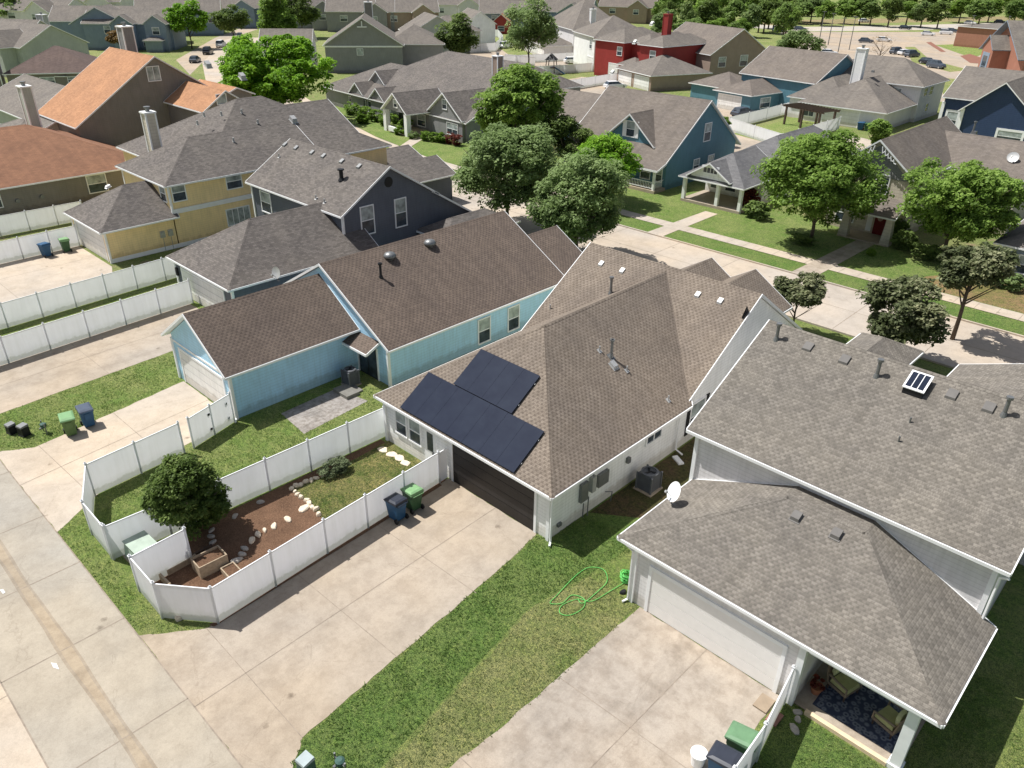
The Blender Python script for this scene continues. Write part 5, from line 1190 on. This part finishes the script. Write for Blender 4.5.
# fillers on the far rows
rows = [('grey roofed house in the far row, first from the left edge', 20, 48, 5.5, 10, 24, 14, V_SAGE, S_GREY2), ('grey roofed house in the far row, behind the pale green gable', 62, 12, 5.5, 30, 26, 14, V_GREYLT, S_GREY2),
 ('blue house in the far row above the parked cars', 262, 8, 6, 60, 22, 14, V_SLT, S_GREY2),
 ('dark roofed house in the far row just left of the big grey gable', 345, 10, 6, 52, 24, 16, V_GRY, S_GREY), ('grey house in the far row above the big grey gable', 395, 12, 6, 50, 22, 16, V_GRY, S_GREY2),
 ('tan walled house in the far row above the round tree', 440, 12, 6, 55, 20, 14, V_TAN, S_GREY2), ('low grey house in the far row beside the white gable', 540, 14, 5.5, 45, 20, 14, V_SLT, S_GREY2),
 ('taupe roofed house in the far row behind the barn red chimney', 655, 8, 5.5, 25, 22, 14, V_TAN, S_TAUPE), ('pale house in the far row left of the top tree cluster', 485, 5, 6, 50, 22, 14, V_GREYLT, S_GREY2),
 ('tan walled house in the far row at the top edge', 620, 2, 6, 40, 24, 16, V_TAN, S_GREY2), ('pale house in the far row at the top left corner', 120, 2, 6, 40, 26, 16, V_GREYLT, S_GREY2), ('blue walled house in the far row between the top trees', 320, -2, 6, 50, 26, 16, V_SLT, S_GREY2)]
for lab, u, v, ze, yaw, L, D, wl, rf in rows:
    far(lab, u, v, ze, yaw, [G(-L, -.4, .4, D, ze, .52, 'x'), G(-L*.45, -L*.12, -2.5, 4, ze, .65, 'y')], wl, rf, wins=[('-y', -2.5, -L*.35, -L*.26, 3.2, 4.8), ('-y', .4, -L*.8, -L*.7, 3.2, 4.8)])

# far fences
def ffence(label, pts, hgt=1.83, step=5): return fence(label, pts, hgt, step)
Wf = lambda *L: [W(u, v, 1.83) for u, v in L]
ffence('white fence round the pergola yard, long front side', Wf((730, 118), (783, 134), (841, 117)))
ffence('white fence round the pergola yard, rear side against the teal house', Wf((730, 117), (768, 108), (806, 98)))
ffence('white fence behind the round tree in the upper middle, top of three', Wf((498, 56), (583, 52)))
ffence('white fence in the upper middle with the play tower behind it, second of three', Wf((520, 67), (560, 65), (606, 62)))
ffence('white fence in the upper middle angled toward the white car, lowest of three', Wf((520, 68), (538, 78), (552, 83), (622, 72)))
cpts = [W(484+13*math.cos(a)*1.35, 36+6*math.sin(a), 1.83) for a in [R(q) for q in range(-60, 200, 20)]]
ffence('curved white fence bulging round a yard corner at upper centre', [W(468, 28, 1.83), W(498, 31, 1.83), W(503, 37, 1.83), W(496, 44, 1.83), W(470, 46, 1.83)], 2.2)
ffence('white fence below the round tree at upper centre', Wf((437, 55), (480, 57)))
ffence('short white fence piece right of the lane at upper centre', Wf((505, 54), (535, 57)))
# pergola
x, y = W(800, 128, 0); t = empty('pergola', (x, y, 0), R(-15), 'dark wooden pergola standing in the white fenced yard', 'pergola')
for dx in (-3.2, 0, 3.2):
    for dy in (0, 3.4):
        m = MB(); m.box(dx-.13, dx+.13, dy-.13, dy+.13, 0, 2.7); m.build('post', DWOOD, t)
m = MB()
for i in range(14): m.box(-3.8+i*.57, -3.72+i*.57, -.5, 3.9, 2.8, 2.95)
m.box(-3.9, 3.9, -.1, .05, 2.65, 2.8); m.box(-3.9, 3.9, 3.35, 3.5, 2.65, 2.8); m.build('slatted_top', DWOOD, t)
sheet('yard_turf', Wf((735, 121), (783, 133), (838, 118), (804, 104)), .02, GRASS)
# play tower
x, y = W(551, 74, 0); t = empty('play_tower', (x, y, 0), .4, 'dark play tower with pointed roof behind a white fence', 'play tower')
for dx in (-.8, .8):
    for dy in (-.8, .8):
        m = MB(); m.tube([(dx*1.4, dy*1.4, 0), (dx, dy, 3)], .1, 6); m.build('leg', DWOOD, t)
m = MB(); m.box(-.9, .9, -.9, .9, 1.3, 1.45); m.build('platform', DWOOD, t)
m = MB(); m.hexa([(-1.2, -1.2, 2.9), (1.2, -1.2, 2.9), (1.2, 1.2, 2.9), (-1.2, 1.2, 2.9)], [(-.05, -.05, 4.2), (.05, -.05, 4.2), (.05, .05, 4.2), (-.05, .05, 4.2)]); m.build('roof', BLACK, t)
m = MB(); m.tube([(.8, 0, 1.4), (3, .4, .1)], .14, 6); m.build('slide', BBLUE, t)
x, y = W(501, 34, 0); t = House('playhouse', 'small red playhouse with tan roof beside the curved white fence', (x, y), R(40), wall=V_RED, roof=S_ORANGE, world=False, cat='playhouse')
t.gable(-3, 3, 0, 5, 3.2, .8, axis='y', oh=.4); t.window('-y', 0, -1, 1, .9, 2.3, blind=False); t.done()

# ================================================================== vehicles
def car(label, x, y, rz, paint, big=False):
    t = empty('parked_car', (x, y, 0), rz, label, 'car', 'parked cars')
    Z = 1.25 if big else 1.0
    m = MB(); P_ = [(-2.2, .35, .62), (-2.25, .45, .8), (-1.9, .3, .95*Z), (-1.0, .28, 1.0*Z), (.95, .28, .98*Z), (1.9, .3, .86*Z), (2.25, .4, .7), (2.28, .35, .5)]
    hw = [.78, .84, .88, .9, .9, .88, .82, .74]
    secs = [[(px, -w_, zl), (px, w_, zl), (px, w_*.98, zt*.75), (px, w_*.9, zt), (px, -w_*.9, zt), (px, -w_*.98, zt*.75)] for (px, zl, zt), w_ in zip(P_, hw)]
    i0 = len(m.v)
    for s_ in secs: m.v += s_
    for i in range(len(secs)-1):
        for k_ in range(6): m.f.append((i*6+k_, i*6+(k_+1) % 6, (i+1)*6+(k_+1) % 6, (i+1)*6+k_)); m.mi.append(0); m.uv.append([(0, 0)]*4)
    m.f.append(tuple(range(5, -1, -1))); m.mi.append(0); m.uv.append([(0, 0)]*6)
    m.f.append(tuple((len(secs)-1)*6+k_ for k_ in range(6))); m.mi.append(0); m.uv.append([(0, 0)]*6)
    m.build('body', paint, t)
    b0, b1, c0, c1 = (-1.95, 1.15, -1.6, .35) if not big else (-2.1, 1.1, -1.9, .5); zt = 1.42*Z; zb = .95*Z
    m = MB(); m.hexa([(b0, -.8, zb), (b1, -.8, zb), (b1, .8, zb), (b0, .8, zb)], [(c0, -.62, zt), (c1, -.62, zt), (c1, .62, zt), (c0, .62, zt)]); m.build('window', GLASS, t)
    m = MB(); m.hexa([(c0-.03, -.65, zt), (c1+.05, -.65, zt), (c1+.05, .65, zt), (c0-.03, .65, zt)], [(c0+.1, -.55, zt+.06), (c1-.1, -.55, zt+.06), (c1-.1, .55, zt+.06), (c0+.1, .55, zt+.06)]); m.build('roof_panel', paint, t)
    for sx in (-1.4, 1.4):
        for sy in (-1, 1):
            m = MB(); m.tube([(sx, sy*.66, .33), (sx, sy*.88, .33)], .34, 14); wl = m.build('wheel', BLACK, t)
            m = MB(); m.tube([(sx, sy*.88, .33), (sx, sy*.9, .33)], .2, 10); m.build('rim', METALL, wl)
    for sy in (-1, 1):
        m = MB(); m.box(2.2, 2.27, sy*.6-.15, sy*.6+.15, .6, .72); m.build('headlight', METALL, t)
    return t
PW = plain('paint_white', (.8, .8, .8, 1), .25, .02, 1, 0, .6); PB = plain('paint_black', (.02, .022, .03, 1), .2, .05, 1, 0, .6); PG_ = plain('paint_graphite', (.07, .085, .11, 1), .25, .05, 1, 0, .6); PBL = plain('paint_blue', (.03, .12, .4, 1), .25, .05, 1, 0, .6)
def car_px(label, u, v, rz, p, big=False): x, y = W(u, v, .5); return car(label, x, y, R(rz), p, big)
car_px('dark grey car parked at the kerb, nearest of three in the upper left street', 195, 60, 140, PG_)
car_px('black car parked between the grey car and the white one', 208, 52, 140, PB, True)
car_px('white pickup like car parked third in the upper left street', 221, 45, 138, PW, True)
car_px('white car parked on the lane behind the lowest white fence', 615, 86, 65, PW)
car_px('white car partly hidden behind the middle white fence', 573, 61, 60, PW)
car_px('white car on the drive behind the round tree at upper centre', 439, 50, 40, PW)
car_px('black car beside the curved white fence', 476, 27, 40, PB, True)
car_px('white car alone in the far lane of the car park', 928, 34, 15, PW)
car_px('white van in the far lane of the car park, next to the brick school', 946, 33, 15, PW, True)
car_px('grey car hidden behind the white van by the brick school', 952, 31, 15, PG_)
car_px('white car behind the teal house ridge at the edge of the car park', 829, 53, 30, PW)
car_px('blue car just below the white one at the edge of the car park', 833, 58, 30, PBL)
car_px('dark car behind the grey house roof, left one of the pair', 897, 52, 70, PG_, True)
car_px('white car behind the grey house roof, between dark ones', 905, 53, 70, PW)
car_px('dark pickup at the end of the row behind the grey house roof', 936, 66, -20, PG_, True)
car_px('dark car next to the pickup behind the grey house roof', 928, 62, -20, PB)
car_px('white car in front of the school beyond the brick wall', 970, 23, 10, PW)
car_px('blue vehicle on the path by the trees left of the car park', 779, 30, 60, PBL, True)
car_px('white car parked under the trees at the far left of the ring road', 864, 21, 60, PW)
# lamp and flag poles
for i, (u0, v0, u1, v1) in enumerate(((849, 50, 855, 28), (838, 52, 844, 28), (828, 45, 832, 28), (819, 42, 822, 29), (966, 47, 973, 28), (1001, 8+40, 1004, 30))):
    x, y = W(u0, v0); t = empty('lamp_post', (x, y, 0), .3*i, ('slim pole at the car park edge, nearest of the leaning looking row', 'slim pole at the car park edge, second of the row', 'slim pole at the car park edge, third of the row', 'slim pole at the car park edge, farthest of the row', 'lamp post on the turf before the brick school wall', 'lamp post close to the blue school entrance')[i], 'lamp post', 'poles around the car park')
    m = MB(); m.tube([(0, 0, 0), (0, 0, 8.5)], [.14, .09], 6); m.build('pole', METAL, t); m = MB(); m.box(-.6, .6, -.15, .15, 8.5, 8.65); m.build('lamp_head', METAL, t)
# mailbox
x, y = W(419, 168, 0); t = empty('mailbox', (x, y, 0), R(-10), 'black cluster mailbox on a post between pavement and street', 'mailbox')
m = MB(); m.box(-.06, .06, -.06, .06, 0, 1.2); m.build('post', BLACK, t); m = MB(); m.box(-.5, .5, -.22, .22, 1.15, 1.5); m.tube([(-.5, 0, 1.5), (.5, 0, 1.5)], .22, 10); m.build('box', BLACK, t)
bin_('blue wheeled bin beside the wide garage of the pale grey two storey house', *W(860, 130), R(-80), BBLUE, BBLUE, s=1.3)
bin_('green wheeled bin beside the wide garage of the pale grey two storey house', *W(867, 131), R(-80), BGREEN, BGREEN, s=1.3)
bin_('dark wheeled bin at the teal house garage', *W(737, 117), R(-80), LDK, LDK, s=1.3)

# ================================================================== trees
T = tree_px
BIG = dict(ncl=330, nl=120)
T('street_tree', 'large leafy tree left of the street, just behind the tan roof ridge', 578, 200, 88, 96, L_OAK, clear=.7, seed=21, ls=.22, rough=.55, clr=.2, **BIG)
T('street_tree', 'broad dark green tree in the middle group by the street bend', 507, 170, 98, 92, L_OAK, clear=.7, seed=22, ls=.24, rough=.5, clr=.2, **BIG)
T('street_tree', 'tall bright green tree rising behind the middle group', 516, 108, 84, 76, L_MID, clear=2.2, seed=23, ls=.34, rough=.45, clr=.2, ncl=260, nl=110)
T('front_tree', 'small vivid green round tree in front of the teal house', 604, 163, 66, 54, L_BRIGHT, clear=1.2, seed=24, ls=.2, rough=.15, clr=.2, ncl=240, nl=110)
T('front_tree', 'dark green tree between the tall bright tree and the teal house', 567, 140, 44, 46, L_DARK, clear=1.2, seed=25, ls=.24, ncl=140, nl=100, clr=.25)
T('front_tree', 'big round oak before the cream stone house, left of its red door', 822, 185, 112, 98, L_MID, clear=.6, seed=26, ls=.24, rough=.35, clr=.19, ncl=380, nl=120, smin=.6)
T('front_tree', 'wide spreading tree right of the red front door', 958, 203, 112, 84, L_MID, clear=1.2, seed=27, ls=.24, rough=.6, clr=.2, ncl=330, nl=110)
MAG = dict(mat=L_MAG, clear=1.5, ncl=105, nl=75, rough=.3, clr=.26, flat=.1, group='young magnolias along the street', smin=.35)
T('magnolia_tree', 'smallest of three magnolias, standing above the ridge of the near grey roof', 799, 295, 56, 44, seed=31, ls=.2, trunk=.07, **MAG)
T('magnolia_tree', 'bulky magnolia at the near kerb, middle of the three', 907, 312, 80, 66, seed=32, ls=.22, trunk=.1, **{**MAG, 'ncl': 190})
T('magnolia_tree', 'magnolia with a clear slanting trunk on the far verge', 975, 268, 66, 56, seed=33, ls=.22, trunk=.13, **{**MAG, 'clear': 3.2, 'ncl': 140})
T('front_tree', 'huge vivid green tree behind the yellow house roof', 279, 72, 116, 68, L_BRIGHT, clear=1.5, seed=41, ls=.38, rough=.3, clr=.17, ncl=420, nl=110)
T('front_tree', 'second vivid green tree merging with the huge one on its left', 250, 68, 50, 62, L_BRIGHT, clear=1.5, seed=42, ls=.38, rough=.3, clr=.25, ncl=200, nl=90)
T('front_tree', 'round dark green tree beside the lane at upper centre', 457, 36, 38, 40, L_DARK, clear=1.5, seed=43, ls=.4, clr=.25, ncl=170, nl=90)
T('front_tree', 'pale yellow green airy tree above the white fences', 529, 28, 52, 54, L_OAK, clear=2, seed=44, ls=.45, clr=.25, ncl=170, nl=80, rough=.4)
T('front_tree', 'light green tree above the parked cars at upper left', 187, 20, 36, 34, L_BRIGHT, clear=2, seed=45, ls=.45, clr=.25, ncl=150, nl=80)
T('front_tree', 'dark round tree on the lawn at the top of the left street', 231, 19, 34, 28, L_DARK, clear=2, seed=46, ls=.45, clr=.25, ncl=150, nl=80)
T('front_tree', 'tall green tree at the top between two lanes', 276, 18, 34, 48, L_MID, clear=2, seed=47, ls=.5, clr=.25, ncl=170, nl=80)
T('front_tree', 'dark leafy tree next to the tall one at the top', 300, 10, 36, 34, L_DARK, clear=2, seed=48, ls=.5, clr=.25, ncl=150, nl=80)
T('front_tree', 'small rust tinted tree before the dusty blue gable', 120, 38, 22, 22, L_RUST, clear=1, seed=49, ls=.4, clr=.3, ncl=90, nl=70)
T('front_tree', 'low bright green tree patch in the top left corner', 18, 8, 56, 26, L_FAR, clear=1, seed=50, ls=.6, clr=.25, ncl=170, nl=70)
T('front_tree', 'pale green shrubby tree beside the car park behind the teal house', 798, 46, 44, 30, L_OAK, clear=.6, seed=51, ls=.4, clr=.25, ncl=170, nl=80)
T('front_tree', 'small pale tree between the teal gable wall and the lane', 724, 128, 12, 22, L_MID, clear=.8, seed=52, ls=.3, clr=.3, ncl=60, nl=60)
T('front_tree', 'narrow evergreen at the corner of the grey garage', 877, 133, 24, 30, L_MID, clear=.3, seed=53, ls=.3, clr=.3, ncl=80, nl=70)
T('front_tree', 'thin bare looking young tree on the car park island', 882, 46, 26, 22, L_RUST, clear=2, seed=54, ls=.16, clr=.3, ncl=30, nl=20)
T('front_tree', 'dark tree behind the red playhouse', 520, 6, 34, 22, L_DARK, clear=2, seed=55, ls=.5, clr=.3, ncl=100, nl=70)
# woodland belts
rr = random.Random(5)
fk = ['far_crown_a', 'far_crown_b', 'far_crown_c', 'far_crown_d']
def belt(u, v, w_, h_, mat, lab, grp):
    zc = 5
    for _ in range(10):
        x, y = W(u, v, zc); d = depth(x, y, zc); rx = w_/2*d/F; rz = h_/2*d/F; zc = 1.5+rz*.9
    k_ = rr.randrange(4)
    t = empty('woodland_tree', (x, y, 0), rr.random()*6, lab, 'tree', grp)
    me = crown_mesh(fk[k_], 1, 1, 1, 85, 55, .12, 200+k_, .35, .1, clr=.27)
    if not me.materials: me.materials.append(L_FAR)
    c = bpy.data.objects.new('crown', me); COL.objects.link(c); c.parent = t; c.location = (0, 0, zc); c.scale = (rx, rx, rz)
    c.material_slots[0].link = 'OBJECT'; c.material_slots[0].material = mat
    m = MB(); m.tube([(0, 0, 0), (0, 0, max(1, zc-rz*.3))], [.3, .2], 6); m.build('trunk', BARK, t)
mats = [L_MID, L_FAR, L_DARK, L_OAK, L_MID, L_FAR]
ua = 665
while ua < 800:
    for vv, hh in ((4, 30), (16, 30), (28, 26)):
        if vv == 28 and ua > 745: continue
        belt(ua+rr.uniform(-8, 8), vv+rr.uniform(-4, 4), rr.uniform(24, 36), hh+rr.uniform(-4, 6), rr.choice(mats), 'leafy tree in the dense green wood behind the tan brick house', 'trees of the wood behind the tan brick house')
    ua += 13
ua = 775
while ua < 1040:
    belt(ua+rr.uniform(-5, 5), 11+rr.uniform(-3, 3), rr.uniform(26, 38), rr.uniform(20, 27), rr.choice(mats), 'tree of the row standing on the bare bank beyond the car park', 'trees on the bank beyond the car park')
    if True: belt(ua+rr.uniform(-9, 9), 2+rr.uniform(-3, 2), rr.uniform(20, 32), rr.uniform(16, 22), rr.choice(mats), 'tree in the rear line along the top edge beyond the car park', 'rear trees beyond the car park')
    ua += 17
for u in range(30, 680, 30): belt(u+rr.uniform(-10, 10), -3+rr.uniform(-3, 3), rr.uniform(18, 30), rr.uniform(12, 20), rr.choice(mats), 'distant tree among the rooftops along the top edge', 'distant trees among the rooftops')

# ---- shrubs and hedges
for i, (u, v, rx, ry, rz_, mt) in enumerate([(352, 112, 2.0, 1.3, 1.1, L_HEDGE), (364, 116, 1.8, 1.2, 1.1, L_HEDGE), (376, 119, 1.8, 1.2, 1.1, L_HEDGE), (362, 121, 1.0, 1.0, .8, L_HEDGE), (385, 123, 1.3, 1.1, 1.1, L_MID), (396, 121, 1.5, 1.0, .9, L_HEDGE), (406, 126, 1.5, 1.0, .9, L_HEDGE), (400, 132, 1.1, .9, .7, L_HEDGE), (413, 136, 1.0, .9, .6, L_OAK), (425, 138, 1.0, .8, .8, L_HEDGE), (434, 139, 1.0, .8, .8, L_HEDGE), (442, 140, 1.0, .8, .8, L_HEDGE), (450, 141, 1.0, .9, .9, L_RED), (457, 143, 1.0, .9, .9, L_RED), (451, 133, 1.4, 1.0, .9, L_RED), (461, 137, 1.3, 1.1, 1.2, L_HEDGE)]):
    x, y = W(u, v, .4)
    bush('clipped shrub in the bed before the long grey house, number %d from its left end' % (i+1) if False else ['low clipped yellow green shrub in the hedge before the long grey house', 'dark red leaved shrub in the bed right of the arched porch'][mt is L_RED], x, y, rx, ry, rz_, mt, seed=300+i % 4, ls=.32, ncl=30, nl=50, group=['hedge shrubs before the long grey house', 'red shrubs beside the arched porch'][mt is L_RED])
for lab, u, v, rx, ry, rz_, mt in (('rounded dark shrub under the wide spreading tree', 905, 246, 1.3, 1.1, 1.0, L_DARK), ('long dark shrub to the right under the wide spreading tree', 925, 255, 1.7, 1.1, .9, L_DARK), ('dark shrub in shade right of the cream stone porch', 896, 238, 1.3, 1.2, 1.3, L_DARK),
     ('red tinged shrub right of the white pillared porch', 749, 205, 1.2, 1.0, 1.3, L_RED), ('dark shrub in shade beside the white pillared porch', 758, 215, 1.6, 1.2, 1.0, L_DARK), ('bluish low shrub beside the blue walled house', 1010, 285, 1.4, 1.0, .8, L_OAK), ('small shrub at the end of the blue walled house', 1000, 272, 1.2, 1.0, .8, L_MID),
     ('tiny green shrub at the foot of the cream porch pillar', 872, 252, .5, .4, .4, L_HEDGE), ('shrub against the foot of the big round oak', 800, 240, 1.5, 1.0, .7, L_DARK)):
    x, y = W(u, v, .4); bush(lab, x, y, rx, ry, rz_, mt, seed=310+len(lab) % 3, ls=.22, ncl=34, nl=60)

# ================================================================== blades of grass on the near lawns
def inside(px, py, poly):
    c = np.zeros(len(px), bool); n = len(poly)
    for i in range(n):
        x1, y1 = poly[i]; x2, y2 = poly[(i+1) % n]
        if y1 == y2: continue
        c ^= ((y1 > py) != (y2 > py)) & (px < (x2-x1)*(py-y1)/(y2-y1)+x1)
    return c
def blades(label, polys, mat, dens, seed, hgt=.07, wd=.02, holes=()):
    rg = np.random.default_rng(seed); PX = []
    for poly in polys:
        xs = [p[0] for p in poly]; ys = [p[1] for p in poly]; A = (max(xs)-min(xs))*(max(ys)-min(ys)); n = int(A*dens)
        x = rg.uniform(min(xs), max(xs), n); y = rg.uniform(min(ys), max(ys), n); ok = inside(x, y, poly)
        for hl in holes: ok &= ~inside(x, y, hl)
        cl = np.sin(x*2.1+1.3*np.sin(y*1.7))*np.sin(y*2.6+np.sin(x*1.1)*1.4)
        ok &= rg.uniform(-1.6, 1, n) < cl
        PX.append(np.stack([x[ok], y[ok]], 1))
    P0 = np.concatenate(PX); P0 = np.repeat(P0, 3, 0)+rg.normal(size=(len(P0)*3, 2))*.02; n = len(P0)
    a = rg.uniform(0, 6.283, n); h_ = hgt*rg.uniform(.45, 1.3, n); lean = rg.normal(size=(n, 2))*h_[:, None]*.6
    dx = np.stack([np.cos(a), np.sin(a)], 1)*wd
    z0 = np.full((n, 1), .018)
    V = np.stack([np.hstack([P0-dx, z0]), np.hstack([P0+dx, z0]), np.hstack([P0+dx*.4+lean, z0+h_[:, None]]), np.hstack([P0-dx*.4+lean, z0+h_[:, None]])], 1).reshape(-1, 3)
    me = bpy.data.meshes.new('grass_blades'); me.vertices.add(4*n); me.vertices.foreach_set('co', V.ravel().astype(np.float32))
    me.loops.add(4*n); me.loops.foreach_set('vertex_index', np.arange(4*n, dtype=np.int32)); me.polygons.add(n)
    me.polygons.foreach_set('loop_start', np.arange(0, 4*n, 4, dtype=np.int32)); me.polygons.foreach_set('loop_total', np.full(n, 4, dtype=np.int32))
    at = me.attributes.new('tone', 'FLOAT', 'FACE')
    tn = np.clip(.45+.3*np.sin(P0[:, 0]*.9+2*np.sin(P0[:, 1]*.5))+rg.normal(size=n)*.22, 0, 1); at.data.foreach_set('value', tn.astype(np.float32))
    me.materials.append(mat); me.update(); me.validate()
    o = bpy.data.objects.new('grass_blades', me); COL.objects.link(o); return tag(o, label, 'grass', None, 'stuff')
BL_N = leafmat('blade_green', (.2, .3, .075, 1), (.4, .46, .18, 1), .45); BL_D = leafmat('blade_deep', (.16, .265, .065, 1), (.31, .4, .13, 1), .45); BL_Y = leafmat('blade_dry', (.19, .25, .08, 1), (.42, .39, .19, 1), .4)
slab_ = [W(281, 413.6), W(304, 434), W(368, 401), W(335.5, 389)]
blades('fresh short grass of the fenced yard, verges and patio lawn', [[(-35.3, 12.5), (-34.6, 8), (-32, 6.8), (-29.9, 6.8), (-29.5, 20.5), (-33.3, 24.2), (-35, 22.5), (-36.2, 16.2)], [W(323, 519.5), (-24.1, 20.3), (-28.6, 20.3), W(352, 461), W(323.5, 476.5), W(311, 481), W(300, 490), W(306, 501.5)],
    [(-33.3, 5.5), (-24.75, 5.5), (-23.25, 7.4), (-25, 6.35), (-27, 6.35), (-29.7, 6.35), (-32, 6.4), (-34.7, 7.6)], [(-46.15, 5.5), (-42.3, 5.5), (-41.35, 7.1), (-42.8, 15.8), (-43.6, 16.1), (-47.4, 21.5), (-46.35, 7)], [(-5.1, 13), (-5.5, 20), (-1.7, 20), (-1.2, 26), (4, 34), (9, 30), (9, 10)]], BL_N, 120, 1, hgt=.042, wd=.016, holes=[slab_])
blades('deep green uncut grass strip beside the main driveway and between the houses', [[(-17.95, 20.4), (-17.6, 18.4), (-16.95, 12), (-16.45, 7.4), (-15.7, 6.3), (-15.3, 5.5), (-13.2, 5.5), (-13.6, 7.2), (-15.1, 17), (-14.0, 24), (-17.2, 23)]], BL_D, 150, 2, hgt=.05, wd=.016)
blades('yellowing dry grass strip beside the stained driveway', [[(-13.3, 5.5), (-13.55, 7.2), (-15.0, 17), (-14.5, 21), (-12.4, 20.2), (-11.9, 20.2), (-12.0, 12), (-12.5, 5.5)]], BL_Y, 120, 3, hgt=.035, wd=.016)

PM = plain('road_paint', (.75, .75, .73, 1), .8, .1)
x, y = W(55, 666); sheet('paint_mark', [(x-.25, y-.05), (x+.05, y-.07), (x+.3, y+.05), (x-.05, y+.08)], .026, PM, parent=al)
x, y = W(3, 592); sheet('paint_mark', [(x-.2, y-.05), (x+.15, y-.04), (x+.12, y+.06), (x-.15, y+.05)], .026, PM, parent=al)

for i, (u, v, rz, p, big, lab) in enumerate(((884, 40, 20, PW, False, 'white car parked alone in the middle of the car park'), (866, 41, 20, PG_, False, 'grey car parked left of the lone white car in the car park'), (912, 55, 70, PG_, True, 'dark van at the right end of the pair behind the grey house roof'),
     (1000, 22, 10, PB, False, 'black car beyond the far end of the brick school'), (800, 29, 15, PG_, False, 'grey car on the ring road before the tree row'), (905, 28, 12, PB, False, 'black car driving on the ring road above the white cars'),
     (448, 52, 40, PG_, False, 'grey car on the drive right of the round tree at upper centre'), (506, 46, 100, PW, True, 'white van on the lane beside the curved fence'), (240, 36, 150, PG_, False, 'grey car at the bend of the upper left street'), (743, 113, 80, PG_, False, 'dark car beside the teal house garage'))):
    car_px(lab, u, v, rz, p, big)
